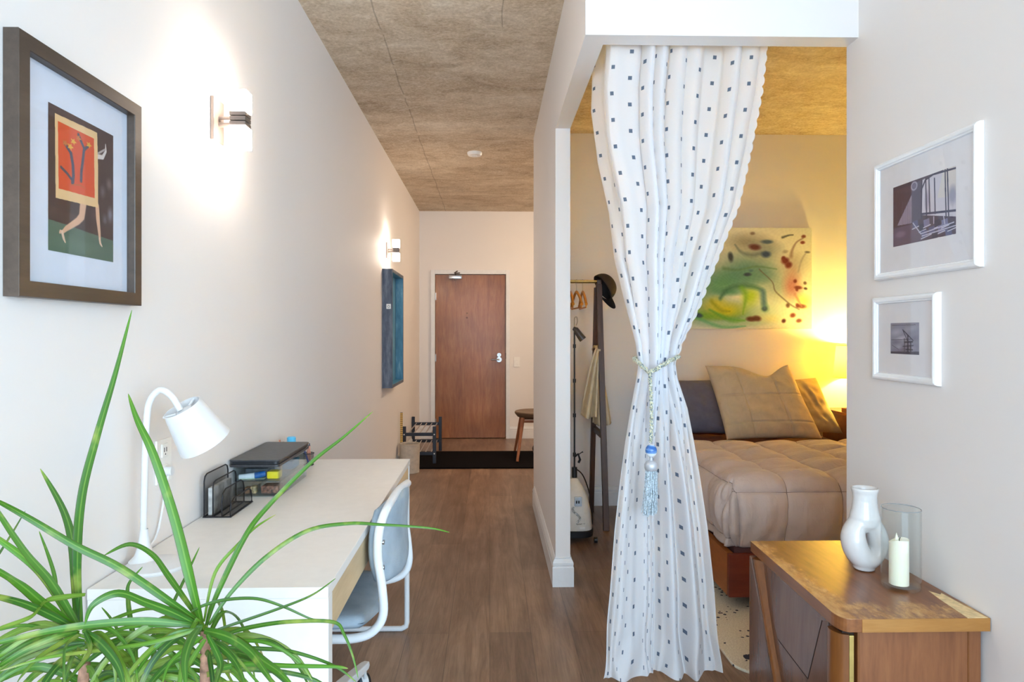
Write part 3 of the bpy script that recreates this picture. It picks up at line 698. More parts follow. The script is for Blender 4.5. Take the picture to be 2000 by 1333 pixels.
frame_part('inner_lining', M_blue, t, -.869, 1, y0 + .0221, y1 - .0221, z0 + .0221, z1 - .0221, [(0, .012), (0, .078), (.004, .078), (.004, .012)])
B('back_panel', M_blue, t, -.868, -.858, y0 + .022, y1 - .022, z0 + .022, z1 - .022)
g = B('tag', M_plate, t, -.836, -.800, 5.3985, 5.3998, 1.50, 1.54)
m = MB(); m.tube([(-.818 + .009 * math.cos(a), 5.398, 1.519 + .009 * math.sin(a)) for a in [k * 2 * PI / 14 for k in range(14)]], .0014, 6, closed=True); m.build('tag_mark', M_slot, g)
# ------------------------------------------------------------------ desk
M_desk = simple('white_foil', (232, 229, 225), .38, var=.01)
M_oak = wood('pale_oak_foil', (206, 178, 136), (220, 194, 152), (232, 210, 172), 'Y', 1.2, .5)
M_wmetal = simple('white_lacquered_steel', (224, 228, 232), .3, var=.01)
t = thing('desk', 'long white desk with pale oak drawer front along the left wall', 'desk', (-.61, 2.19, 0))
B('desktop', M_desk, t, -.866, -.350, 1.45, 2.93, .726, .750, bev=.0015)
m = MB(); m.box(-.866, -.350, 1.452, 1.488, 0, .7255, bev=.001)
m.build('end_panel', M_desk, t)
B('drawer_case', M_desk, t, -.85, -.372, 1.4885, 2.90, .630, .7255)
for i, (a, b) in enumerate(((1.490, 2.195), (2.200, 2.90))):
    B('drawer', M_oak, t, -.3715, -.354, a, b, .636, .7225, bev=.001)
m = MB(); m.tube(smoothpath([(-.362, 2.915, .724), (-.362, 2.915, .4), (-.362, 2.915, .04)], 3) + smoothpath([(-.366, 2.915, .022), (-.385, 2.915, .0115)], 2) + [(-.82, 2.915, .0115), (-.845, 2.915, .02), (-.852, 2.915, .05), (-.852, 2.915, .724)], .0115, 12)
m.build('leg_frame', M_wmetal, t, smooth=True)

# ------------------------------------------------------------------ swivel chair
M_fab = NT('blue_grey_fabric'); f = M_fab.noise(M_fab.coord(), 260, 2); g = M_fab.noise(M_fab.coord(), 12, 3)
M_fab.set(color=M_fab.ramp(g, [(.3, (140, 156, 170)), (.7, (164, 178, 190))]), rough=.92); M_fab.bump(f, .35, .002); M_fab = M_fab.m
t = thing('swivel_chair', 'white tubular swivel chair with blue-grey pads pushed to the desk', 'chair', (-.5, 2.08, 0))
ya, yb = 1.855, 2.275
side = lambda y, dx: [(-.62, y, .452), (-.45, y, .452), (-.37, y, .455), (-.322 + dx, y, .475), (-.296 + dx, y, .52), (-.300 + dx, y, .60), (-.311 + dx, y, .68), (-.308 + dx, y, .745)]
A = side(ya, 0); Bk = side(yb, .02)
path = smoothpath(A + [(-.300, ya + .015, .782), (-.292, ya + .06, .803), (-.284, 2.065, .812), (-.274, yb - .06, .803), (-.284, yb - .015, .782)] + Bk[::-1], 5)
m = MB(); m.tube(path, .0125, 12); m.cyl((-.62, ya, .452), (-.62, yb, .452), .0125, n=12); m.build('tube_frame', M_wmetal, t, smooth=True)
def cushion(cx, cy, w, d, thick, bulge=.3):
    def mk(top):
        def fn(u, v):
            x, y = 2 * u - 1, 2 * v - 1
            # squircle mapping
            sx = x * math.sqrt(1 - y * y * .28); sy = y * math.sqrt(1 - x * x * .28)
            e = max(0, 1 - max(abs(x), abs(y)) ** 6)
            return Vector((sx * w / 2, sy * d / 2, (thick / 2) * (e ** .5) * top))
        return fn
    return mk
def pad(name, M, w, d, th, curve, parent):
    m = MB(); f = cushion(0, 0, w, d, th)
    for s in (1, -1):
        g = f(s); R = m.grid(lambda u, v: M @ (g(u, v) + Vector((0, 0, curve(2 * u - 1, 2 * v - 1)))), 26, 26)
    bmesh.ops.remove_doubles(m.bm, verts=m.bm.verts[:], dist=.0005)
    return m.build(name, M_fab, parent, smooth=True, angle=180)
pad('seat', Matrix.Translation((-.545, 2.065, .478)), .44, .44, .05, lambda x, y: .012 * x * x + .014 * y * y - (.02 * max(0, x) ** 2), t)
Mb = Matrix.Translation((-.303, 2.065, .694)) @ Matrix.Rotation(math.radians(-4), 4, 'Z') @ Matrix.Rotation(PI / 2, 4, 'Y')
pad('backrest', Mb, .25, .395, .05, lambda x, y: .012 + .014 * x * x - .028 * y * y, t)
for z in (.65, .72): MB().lathe([(0, -.004), (.0065, -.004), (.0065, .004), (0, .005)], (-.297, ya + .001, z), 12, Matrix.Rotation(PI / 2, 4, 'Y')).build('fixing_bolt', M_steel, t, smooth=True)
m = MB(); m.cyl((-.545, 2.12, .10), (-.545, 2.12, .30), .024, n=20); m.cyl((-.545, 2.12, .30), (-.545, 2.12, .44), .014, n=16); m.build('gas_lift', M_wmetal, t, smooth=True)
B('seat_plate', M_wmetal, t, -.63, -.46, 2.04, 2.20, .425, .452, bev=.006)
cx, cy = -.53, 2.145
M_caster = simple('white_nylon', (232, 236, 240), .35, var=.02)
for k in range(5):
    a = math.radians(75 + 72 * k); R = .30; d = Vector((math.cos(a), math.sin(a), 0))
    n = Vector((-d.y, d.x, 0)); m = MB()
    secs = []
    for q, w, zt, zb in ((.0, .03, .135, .09), (.15, .024, .122, .090), (R - .01, .018, .106, .084), (R + .012, .012, .102, .086)):
        c = Vector((cx, cy, 0)) + d * q
        secs.append(m.verts([c + n * w + Vector((0, 0, zb)), c + n * w * .8 + Vector((0, 0, zt)), c - n * w * .8 + Vector((0, 0, zt)), c - n * w + Vector((0, 0, zb))]))
    for p, q in zip(secs, secs[1:]):
        for i in range(4): m.face([p[i], p[(i + 1) % 4], q[(i + 1) % 4], q[i]])
    m.face(secs[0]); m.face(secs[-1][::-1])
    lg = m.build('base_leg', M_wmetal, t, bevel=.004)
    c = Vector((cx, cy, 0)) + d * (R - .005)
    ca = a + .9; cd = Vector((math.cos(ca), math.sin(ca), 0)); cn = Vector((-cd.y, cd.x, 0))
    c2 = c + cd * .018
    m = MB(); m.cyl(c + Vector((0, 0, .045)), c + Vector((0, 0, .088)), .006, n=10)
    m.tube([c2 - cn * .012 + Vector((0, 0, .0275)), c2 + cn * .012 + Vector((0, 0, .0275))], .0265, n=24)
    cs = m.build('caster', M_caster, lg, smooth=True)
    for s in (-1, 1):
        w = MB(); w.tube([c2 + cn * s * .0125 + Vector((0, 0, .0275)), c2 + cn * s * .021 + Vector((0, 0, .0275))], [.0275, .025], n=24)
        wo = w.build('caster_wheel', simple('dark_caster_rim', (58, 78, 92), .5) if s == 1 and k == 0 else bpy.data.materials.get('dark_caster_rim') or M_black, lg, smooth=True)

# ------------------------------------------------------------------ desk lamp
M_lampw = simple('white_lamp_enamel', (222, 222, 223), .35, var=.01)
t = thing('desk_lamp', 'white gooseneck desk lamp with a tilted conical shade on the desk', 'lamp', (-.79, 1.585, .75))
m = MB(); m.lathe([(0, 0), (.070, 0), (.0715, .004), (.069, .008), (.045, .012), (0, .014)], (-.785, 1.585, .7502), 40, Matrix.Diagonal((.98, 1, 1, 1)))
m.lathe([(.034, .010), (.022, .022), (.014, .045), (.0085, .085)], (-.822, 1.602, .7502), 24); m.build('lamp_base', M_lampw, t, smooth=True)
m = MB(); m.tube(smoothpath([(-.824, 1.602, .80), (-.820, 1.60, .95), (-.815, 1.60, 1.09), (-.806, 1.598, 1.140), (-.781, 1.595, 1.166), (-.752, 1.59, 1.152), (-.732, 1.592, 1.118)], 8), .0075, 14); m.build('neck', M_lampw, t, smooth=True)
top, bot = Vector((-.7285, 1.592, 1.126)), Vector((-.690, 1.630, 1.036)); ax = (top - bot).normalized()
Mr = ax.to_track_quat('Z', 'Y').to_matrix().to_4x4()
Ls = (top - bot).length
m = MB(); m.lathe([(.062, 0), (.044, Ls), (.0425, Ls), (.0605, 0), (.062, 0)], bot, 48, Mr)
m.build('lamp_shade', M_lampw, t, smooth=True)
m = MB(); m.lathe([(0, Ls - .005), (.018, Ls - .008), (.026, Ls - .022), (.026, Ls - .06), (0, Ls - .06)], bot, 24, Mr)
for k in range(3):
    a = k * 2.09; v = Mr @ Vector((math.cos(a) * .048, math.sin(a) * .048, Ls - .004)); w = Mr @ Vector((math.cos(a) * .02, math.sin(a) * .02, Ls - .01)); m.cyl(bot + w, bot + v, .003, n=8)
m.build('socket_cup', M_lampw, t, smooth=True)
m = MB(); m.tube(smoothpath([(-.842, 1.62, .758), (-.858, 1.66, .756), (-.860, 1.74, .78), (-.858, 1.785, .90), (-.851, 1.787, .934)], 6), .0028, 8); m.cyl((-.8645, 1.787, .935), (-.842, 1.787, .935), .012, n=12)
m.build('power_cord', M_lampw, t, smooth=True)

# ------------------------------------------------------------------ things on the desk
def meshmat():
    t = NT('fine_black_wire_mesh'); v = t.coord(); sx = t.n('ShaderNodeSeparateXYZ'); t.l(v, sx.inputs[0])
    xy = t.math('ADD', sx.outputs[0], sx.outputs[1])
    a = t.math('FRACT', t.math('MULTIPLY', t.math('ADD', xy, sx.outputs[2]), 330)); b = t.math('FRACT', t.math('MULTIPLY', t.math('SUBTRACT', xy, sx.outputs[2]), 330))
    hole = t.math('MULTIPLY', t.math('GREATER_THAN', a, .22), t.math('GREATER_THAN', b, .22))
    t.set(color=(46, 44, 46), rough=.45, metal=.6)
    tr = t.n('ShaderNodeBsdfTransparent'); mx = t.n('ShaderNodeMixShader'); t.l(hole, mx.inputs[0]); t.l(t.b.outputs[0], mx.inputs[1]); t.l(tr.outputs[0], mx.inputs[2]); t.l(mx.outputs[0], t.out.inputs[0])
    return t.m
M_mesh = meshmat()
M_wire = simple('black_wire', (40, 38, 42), .4, .5, .05)
t = thing('letter_sorter', 'black wire mesh letter sorter with stepped dividers at the wall side of the desk', 'letter sorter', (-.81, 2.09, .75))
ys, ye = 2.005, 2.185
for x, h, rr in ((-.852, .128, .02), (-.826, .108, .018), (-.800, .080, .03), (-.775, .052, .03)):
    pts = [(x, ys, .753), (x, ys, .75 + h - rr), (x, ys + rr * .3, .75 + h - rr * .3), (x, ys + rr, .75 + h), (x, ye - rr, .75 + h), (x, ye - rr * .3, .75 + h - rr * .3), (x, ye, .75 + h - rr), (x, ye, .753)]
    m = MB(); m.tube(pts, .0022, 8, closed=True); d = m.build('divider', M_wire, t, smooth=True)
    m = MB(); m.face(m.verts(pts)); m.build('mesh_panel', M_mesh, d)
m = MB(); m.tube([(-.854, ys - .001, .7525), (-.773, ys - .001, .7525), (-.773, ye + .001, .7525), (-.854, ye + .001, .7525)], .0022, 8, closed=True)
d = m.build('bottom_rim', M_wire, t, smooth=True); m = MB(); m.face(m.verts([(-.853, ys, .7535), (-.774, ys, .7535), (-.774, ye, .7535), (-.853, ye, .7535)])); m.build('mesh_floor', M_mesh, d)
e = MB(); e.box(-.846, -.833, 2.02, 2.165, .7545, .835); o = e.build('envelope', simple('printed_envelope', (206, 200, 190), .7, var=.35, scale=22)); tag(o, 'printed envelope standing in the mesh letter sorter', 'envelope')

M_acr = clear('clear_acrylic', (250, 253, 254), .045, .04, .4)
def tray(m, x0, x1, y0, y1, z0, z1, w=.003):
    m.box(x0, x1, y0, y1, z0, z0 + w); m.box(x0, x0 + w, y0, y1, z0 + w, z1); m.box(x1 - w, x1, y0, y1, z0 + w, z1)
    m.box(x0 + w, x1 - w, y0, y0 + w, z0 + w, z1); m.box(x0 + w, x1 - w, y1 - w, y1, z0 + w, z1)
t = thing('desk_organizer', 'clear acrylic two-tier drawer organizer under the black tablet case', 'organizer', (-.785, 2.41, .75))
m = MB(); x0, x1, y0, y1 = -.864, -.706, 2.26, 2.58
m.box(x0, x1, y0, y1, .7502, .7532); m.box(x0, x1, y0, y1, .800, .803); m.box(x0, x1, y0, y1, .852, .8555)
m.box(x0, x0 + .003, y0, y1, .7532, .852); m.box(x1 - .003, x1, y0, y1, .7532, .852); m.box(x0, x1, y1 - .003, y1, .7532, .852)
m.build('organizer_case', M_acr, t)
for z0 in (.7535, .8035):
    m = MB(); tray(m, x0 + .005, x1 - .005, y0 - .002, y1 - .006, z0, z0 + .042)
    if z0 < .78: m.box(-.786, -.784, y0 + .002, y1 - .01, z0 + .003, z0 + .035)
    d = m.build('clear_drawer', M_acr, t); 
    m = MB(); m.lathe([(0, 0), (.004, 0), (.006, .008), (0, .009)], (-.785, y0 - .002, z0 + .024), 14, Matrix.Rotation(PI / 2, 4, 'X')); m.build('knob', M_acr, d, smooth=True)
def item(name, label, cat, mats, *boxes, bev=.003, group=None):
    m = MB()
    for b in boxes: m.box(*b, bev=bev)
    return tag(m.build(name, mats, smooth=True), label, cat, group)
item('eraser', 'bright yellow block in the upper clear drawer', 'eraser', simple('yellow_rubber', (250, 222, 20), .5, var=.02), (-.756, -.716, 2.272, 2.315, .807, .832), bev=.005)
m = MB(); m.tube([(-.850, 2.275, .814), (-.800, 2.285, .816)], [.008, .011], 12); o = m.build('marker', simple('white_marker_shell', (236, 240, 242), .3, var=.02), smooth=True); tag(o, 'white marker lying at the front of the upper clear drawer', 'marker')
m = MB(); m.tube([(-.799, 2.285, .816), (-.765, 2.292, .822)], [.0112, .010], 12); m.build('marker_cap', simple('blue_cap', (36, 104, 176), .35), o, smooth=True)
item('scissors_case', 'grey case lying behind the marker in the upper clear drawer', 'case', simple('grey_case', (110, 114, 120), .5), (-.848, -.775, 2.33, 2.42, .807, .83))
item('sticky_note_pad', 'light blue pad of notes deep in the upper clear drawer', 'note pad', simple('sky_blue_paper', (70, 170, 220), .7), (-.752, -.716, 2.43, 2.52, .807, .836), bev=.001)
item('paper_stack', 'pale green papers lying on the upper drawer floor', 'papers', simple('pale_green_paper', (196, 212, 176), .8), (-.85, -.765, 2.27, 2.326, .8068, .8072), bev=0)
item('binder_clip_box', 'brown patterned box in the right half of the lower clear drawer', 'box', simple('brown_patterned', (120, 82, 66), .6, var=.5, scale=90), (-.776, -.718, 2.275, 2.33, .757, .782))
for k, (x, c, nm) in enumerate(((-.846, (96, 88, 84), 'dark grey'), (-.823, (132, 96, 70), 'brown'), (-.802, (176, 150, 110), 'tan'))):
    item('trinket', nm + ' trinket at the front left of the lower clear drawer', 'trinket', simple(nm.replace(' ', '_') + '_trinket', c, .6, var=.4, scale=80), (x - .009, x + .009, 2.272, 2.30, .757, .774 + .004 * k), bev=.004)

t = thing('tablet_case', 'black tablet case lying flat on top of the clear organizer', 'tablet', (-.785, 2.42, .8556))
M_lea = simple('black_leatherette', (58, 58, 62), .38, var=.12, scale=60)
def slab(m, x0, x1, y0, y1, z0, z1, r=.015, n=5):
    P = []
    for cx_, cy_, a0 in ((x1 - r, y1 - r, 0), (x0 + r, y1 - r, 90), (x0 + r, y0 + r, 180), (x1 - r, y0 + r, 270)):
        for k in range(n + 1):
            a = math.radians(a0 + 90 * k / n); P.append((cx_ + r * math.cos(a), cy_ + r * math.sin(a)))
    m.prism(P, 'Z', z0, z1)
m = MB(); slab(m, -.866, -.700, 2.225, 2.60, .8558, .8645); m.build('case_bottom', M_lea, t, bevel=.0015)
m = MB(); slab(m, -.862, -.703, 2.229, 2.596, .8646, .8745); m.build('tablet_body', M_black, t, bevel=.001)
m = MB(); slab(m, -.866, -.699, 2.225, 2.60, .8746, .880); m.build('case_cover', M_lea, t, bevel=.0015)

t = thing('pencil_cup', 'small black mesh pencil cup beyond the clear organizer', 'pencil cup', (-.757, 2.80, .75))
m = MB(); m.lathe([(.019, .001), (.021, .050)], (-.757, 2.80, .7502), 28); m.build('cup_wall', M_mesh, t, smooth=True)
for z, r in ((.7525, .0195), (.8, .0215)):
    m = MB(); m.tube([(-.757 + r * math.cos(a), 2.80 + r * math.sin(a), z) for a in [k * 2 * PI / 24 for k in range(24)]], .0018, 6, closed=True); m.build('wire_rim', M_wire, t, smooth=True)
MB().lathe([(0, 0), (.019, 0), (.019, .002), (0, .002)], (-.757, 2.80, .7502), 24).build('cup_floor', M_wire, t, smooth=True)
M_pink = simple('pink_brown_pencil', (190, 128, 106), .5); M_blu = simple('blue_pen', (52, 70, 150), .4); M_dk = simple('dark_pen', (40, 34, 44), .4)
def pen(label, p0, p1, r, mt, tipm):
    m = MB(); m.cyl(p0, p1, r, n=8); o = tag(m.build('pen', mt, smooth=True), label, 'pen')
    v0, v1 = Vector(p0), Vector(p1); m = MB(); m.cyl(v1, v1 + (v1 - v0).normalized() * .012, r * 1.1, r * .6, n=8); m.build('pen_tip', tipm, o, smooth=True)
pen('blue capped pen leaning left in the mesh pencil cup', (-.755, 2.797, .753), (-.775, 2.795, .818), .0035, M_blu, M_blu)
pen('pinkish pencil with dark end upright in the mesh pencil cup', (-.760, 2.802, .753), (-.762, 2.804, .825), .0038, M_pink, M_dk)
pen('dark pen behind the pinkish pencil in the mesh cup', (-.752, 2.808, .753), (-.757, 2.812, .828), .0035, M_pink, M_dk)
t = thing('storage_jar', 'small jar with a sky blue lid behind the tablet case', 'jar', (-.805, 2.72, .75))
MB().lathe([(0, 0), (.016, 0), (.016, .092), (0, .092)], (-.805, 2.72, .7502), 24).build('jar_body', M_acr, t, smooth=True)
MB().lathe([(0, .0925), (.0175, .0925), (.0175, .128), (.014, .131), (0, .131)], (-.805, 2.72, .7502), 24).build('jar_lid', simple('sky_blue_lid', (96, 196, 240), .3, var=.02), t, smooth=True)
for k, dx in enumerate((0, .014)):
    m = MB(); m.cyl((-.838 + dx, 2.70, .7502), (-.846 + dx, 2.70, .872 - .008 * k), .0035, n=8)
    tag(m.build('pencil', M_pink, smooth=True), ('taller' if k == 0 else 'shorter') + ' pinkish pencil standing left of the blue lidded jar', 'pencil')

# ------------------------------------------------------------------ entry: mat, shoe rack, bin, ruler, stool, shoe
m = MB(); m.box(-.86, .62, 6.40, 7.30, .0005, .012, bev=.003); tag(m.build('door_mat', M_blackm), 'wide black mat on the hall floor before the entry door', 'mat')
t = thing('shoe_rack', 'black two-tier shoe rack with metal rods beside the entry door', 'shoe rack', (-.70, 7.0, 0))
xs, ys_ = (-.848, -.550), (6.62, 7.40)
M_rk = simple('black_rack_plastic', (34, 38, 50), .4)
for x in xs:
    for y in ys_: B('leg', M_rk, t, x - .017, x + .017, y - .015, y + .015, .0125 if y < 7.3 else .001, .378, bev=.003)
M_rod = simple('pale_steel_rod', (196, 186, 180), .3, .6)
for y in ys_:
    for z in (.30, .11):
        r = B('end_bar', M_rk, t, xs[0] + .017, xs[1] - .017, y - .010, y + .010, z - .016, z + .016, bev=.002)
for y in (6.604,):
    for x in xs:
        for z in (.30, .11):
            m = MB(); m.cyl((x, y + .002, z), (x, y - .003, z), .007, n=10); m.build('end_cap', M_plate, t, smooth=True)
for z in (.305, .115):
    for k in range(5):
        x = xs[0] + .035 + k * .057; m = MB(); m.cyl((x, 6.63, z), (x, 7.39, z), .006, n=10); m.build('rod', M_rod, t, smooth=True)
t = thing('waste_bin', 'beige cylindrical bin between the desk end and the shoe rack', 'bin', (-.75, 6.26, 0))
M_bin = simple('beige_bin', (190, 176, 158), .6)
MB().lathe([(0, .001), (.090, .001), (.096, .265), (.093, .268), (.088, .265), (.083, .01), (0, .01)], (-.752, 6.26, 0), 40).build('bin_body', M_bin, t, smooth=True)
m = MB(); m.tube([(-.752 + .0955 * math.cos(a), 6.26 + .0955 * math.sin(a), .267) for a in [k * 2 * PI / 40 for k in range(40)]], .004, 8, closed=True); m.build('rim', M_bin, t, smooth=True)
t = NT('yellow_ruler_wood'); sx = t.n('ShaderNodeSeparateXYZ'); t.l(t.coord(), sx.inputs[0]); f = t.math('LESS_THAN', t.math('FRACT', t.math('MULTIPLY', sx.outputs[2], 50)), .28)
t.set(color=t.mix(f, lin((214, 172, 88)), lin((96, 62, 30))), rough=.5); M_rul = t.m
m = MB(); m.box(-.856, -.832, 6.375, 6.382, .001, .545, bev=.001); o = m.build('wooden_ruler', M_rul); tag(o, 'yellow marked wooden ruler standing at the wall behind the bin', 'ruler')

t = thing('stool', 'low round stool with wooden legs by the entry, part hidden by the partition', 'stool', (.49, 7.0, 0))
M_st = simple('olive_brown_leather', (104, 82, 62), .5); M_leg = wood('stool_leg_wood', (132, 74, 46), (166, 100, 66), (188, 124, 88), 'Z', 1.5, .4)
def dish(u, v):
    a = 2 * PI * u; return None
m = MB(); m.lathe([(0, .405), (.15, .41), (.205, .43), (.232, .462), (.234, .478), (.225, .486), (.17, .470), (0, .458)], (.49, 7.0, 0), 44, Matrix.Diagonal((.98, 1, 1, 1))); m.build('seat', M_st, t, smooth=True)
for sx_ in (-1, 1):
    for sy in (-1, 1):
        zf = .0155 if sy < 0 else .004
        m = MB(); m.tube([(.49 + sx_ * .15, 7.0 + sy * .13, .425), (.49 + sx_ * .215, 7.0 + sy * .335, zf)], [.021, .013], 14); m.build('leg', M_leg, t, smooth=True)
m = MB()
for sx_ in (-1, 1): m.cyl((.49 + sx_ * .14, 6.88, .39), (.49 + sx_ * .14, 7.12, .39), .013, n=10)
for sy in (-1, 1): m.cyl((.35, 7.0 + sy * .12, .39), (.63, 7.0 + sy * .12, .39), .013, n=10)
m.build('seat_frame', M_leg, t, smooth=True)
m = MB(); 
def shoe(u, v):
    a = 2 * PI * u; L = .13; y = -L + 2 * L * v
    w = .043 * (1 - (y / L) ** 4) ** .5 * (1 - .18 * math.exp(-((y + .02) / .05) ** 2)) ; h = .038 + .05 * max(0, (y / L) * .9 + .1) ** .8
    h *= (1 - (y / L) ** 8) ** .5
    return Vector((.50 + w * math.cos(a), 7.17 + y, .013 + h * (.5 + .5 * math.sin(a))))
m.grid(shoe, 20, 20, True); tag(m.build('shoe', M_black, smooth=True), 'black shoe on the mat behind the stool', 'shoe')
# ------------------------------------------------------------------ dresser
M_dtop = NT('worn_dresser_top')
g = M_dtop.noise(M_dtop.coord((1, .16, 1)), 40, 5, .6); w = M_dtop.noise(M_dtop.coord((1, .7, 1)), 13, 8, .72, .6); w2 = M_dtop.noise(M_dtop.coord((1, .35, 1)), 70, 4, .7)
sx = M_dtop.n('ShaderNodeSeparateXYZ'); M_dtop.l(M_dtop.coord(), sx.inputs[0])
edge = M_dtop.math('SUBTRACT', .86, M_dtop.math('MULTIPLY', M_dtop.math('SUBTRACT', sx.outputs[0], .93 - 1.125), 4.6))      # wear lives along the front edge
near = M_dtop.math('MINIMUM', M_dtop.math('MULTIPLY', M_dtop.math('SUBTRACT', 1.96 - 2.045, sx.outputs[1]), 4.2), .70)
wear = M_dtop.math('MULTIPLY', M_dtop.math('MAXIMUM', M_dtop.math('MAXIMUM', edge, near), 0), M_dtop.math('ADD', w, M_dtop.math('MULTIPLY', w2, .35)))
base = M_dtop.ramp(g, [(.3, (112, 66, 36)), (.7, (146, 92, 52))])
worn = M_dtop.ramp(w2, [(.3, (168, 118, 66)), (.7, (206, 164, 112))])
mask = M_dtop.math('MULTIPLY', M_dtop.ramp(wear, [(.40, (0, 0, 0)), (.52, (1., 1., 1.))]), M_dtop.math('GREATER_THAN', sx.outputs[2], .5535))
M_dtop.set(color=M_dtop.mix(mask, base, worn), rough=M_dtop.mix(mask, (.30, .30, .30, 1), (.55, .55, .55, 1)))
M_dtop.bump(g, .06, .001); M_dtop = M_dtop.m
M_dside = wood('dresser_side_walnut', (112, 66, 38), (142, 88, 54), (164, 108, 66), 'Z', 1.2, .42)
M_dfront = wood('dresser_front_walnut', (100, 66, 52), (118, 82, 66), (134, 96, 78), 'Z', .8, .26, .3)
M_dedge = wood('dresser_edge_band', (158, 104, 46), (184, 128, 62), (200, 148, 82), 'X', 1.2, .4)
M_dgroove = wood('dresser_moulding', (104, 60, 26), (132, 78, 34), (152, 94, 44), 'Z', 1.0, .28, .2)
M_brass = simple('dull_brass', (206, 180, 110), .35, .9)
M_dark = simple('dark_recess', (40, 22, 14), .8)
t = thing('dresser', 'low worn walnut dresser with slanted front moulding against the right wall', 'dresser', (1.125, 2.045, 0))
fx = lambda y: .914 + (y - 1.72) * .034
P = [(fx(2.372), 2.372), (fx(1.765), 1.765)]
for k in range(7):
    a = k / 6; P.append((fx(1.765) * (1 - a) ** 2 + 2 * (fx(1.72) + .003) * a * (1 - a) + .940 * a * a, 1.765 * (1 - a) ** 2 + 2 * 1.724 * a * (1 - a) + 1.717 * a * a))
P += [(1.3115, 1.717), (1.3115, 2.372)]
P = [p for i, p in enumerate(P) if i == 0 or (Vector(p) - Vector(P[i - 1])).length > 1e-5]
m = MB(); m.prism(P, 'Z', .5185, .554); m.build('top', M_dtop, t, bevel=.0015)
B('edge_band', M_dedge, t, .972, 1.3117, 1.7158, 1.7172, .5188, .5532)
m = MB(); m.prism([(1.252, 1.7165), (1.306, 1.7165), (1.300, 1.80), (1.297, 1.884), (1.286, 1.872), (1.270, 1.90), (1.262, 1.84)], 'Z', .5535, .5545)
lab(m.build('bare_patch', simple('bare_pale_wood', (226, 200, 152), .7, var=.08, scale=60), t), 'pale bare wedge where the veneer has come off')
m = MB(); m.box(.978, 1.306, 1.742, 2.36, .06, .518, bev=.001); m.build('carcass', M_dside, t)
B('side_seam', M_dgroove, t, 1.270, 1.274, 1.7405, 1.7425, .06, .518); B('side_seam', M_dgroove, t, .9725, .9785, 1.7395, 1.76, .06, .518)
for x, y in ((.985, 1.77), (1.27, 1.77), (.985, 2.33), (1.27, 2.33)):
    m = MB(); m.cyl((x, y, .0), (x, y, .06), .014, .02, n=14); m.build('leg', M_dside, t, smooth=True)
# near corner post, dark slit and brass strip
m = MB(); Q = []
for k in range(11):
    a = PI / 2 + PI / 2 * k / 10 * 1.15 + .0; Q.append((.948 + .030 * math.cos(a), 1.772 + .0 - .028 * math.sin(a - PI / 2 + .0)))
Q = [(.966, 1.800), (.922, 1.800), (.919, 1.785), (.922, 1.768), (.930, 1.754), (.940, 1.747), (.952, 1.744), (.952, 1.77), (.966, 1.77)]
m.prism(Q, 'Z', .06, .5); m.build('corner_post', M_dgroove, t, smooth=True, angle=50)
B('dark_slit', M_dark, t, .940, .972, 1.756, 1.80, .06, .518)
B('brass_strip', M_brass, t, .9530, .9655, 1.7435, 1.7555, .06, .498, bev=.001)
# front: recessed panel with shallow facets
def fxp(y, d): return fx(y) + .012 - d
pts = {'a': (2.36, .512, .0), 'b': (1.802, .512, .0), 'c': (1.802, .07, .0), 'd': (2.36, .07, .0), 'e': (2.127, .312, .010), 'f': (1.906, .300, .012), 'g': (1.835, .500, .004), 'h': (2.02, .07, .006)}
m = MB(); V = {k: m.bm.verts.new((fxp(y, d), y, z)) for k, (y, z, d) in pts.items()}
for fc in ('aeg', 'gef', 'gbf', 'bcf', 'cfh', 'hfe', 'hed', 'eda'): 
    f_ = m.face([V[c] for c in fc])
m.face([V[c] for c in 'agb']) 
bk = {c: m.bm.verts.new((.966, pts[c][0], pts[c][1])) for c in 'abcd'}
for c0, c1 in ('ab', 'bc', 'cd', 'da'): m.face([V[c0], V[c1], bk[c1], bk[c0]])
m.build('drawer_front', M_dfront, t)
m = MB()
for p0, p1 in (((2.127, .312, .0105), (1.906, .300, .0125)), ((1.835, .500, .0045), (1.906, .300, .0125)), ((1.802, .512, .0005), (1.802, .07, .0005))):
    m.tube([(fxp(p0[0], p0[2]), p0[0], p0[1]), (fxp(p1[0], p1[2]), p1[0], p1[1])], .0011, 6)
m.build('panel_seam', M_dark, t)
# slanted rounded moulding and the far raised slab
m = MB(); prev = None
for k in range(2):
    y, z = ((2.300, .512), (2.055, .07))[k]
    ring = []
    for dy, d in ((.024, .0), (.021, .016), (.013, .026), (.003, .027), (-.005, .020), (-.014, .006), (-.022, .0)):
        ring.append(m.bm.verts.new((fxp(y + dy, d), y + dy, z)))
    if prev:
        for i in range(6): m.face([prev[i], prev[i + 1], ring[i + 1], ring[i]])
        m.face(prev); m.face(ring[::-1]); 
    prev = ring
m.build('slanted_moulding', M_dgroove, t, smooth=True, angle=60)
m = MB(); m.prism([(2.345, .512), (2.330, .512), (2.085, .07), (2.345, .07)], 'X', fx(2.2) - .010, .953); m.build('raised_slab', M_dfront, t, bevel=.004)
B('top_shadow_gap', M_dark, t, fx(2.3) + .014, .97, 1.80, 2.36, .5125, .5183)

# ------------------------------------------------------------------ vase, candle
M_cer = simple('white_glazed_ceramic', (222, 220, 219), .12, var=.01); M_cer.node_tree.nodes['Principled BSDF'].inputs['Coat Weight'].default_value = .6
t = thing('vase', 'white glazed vase with a pinched hole through its round body on the dresser', 'vase', (1.183, 2.078, .5545))
c = Vector((1.183, 2.078, .5545)); tmp = MB()
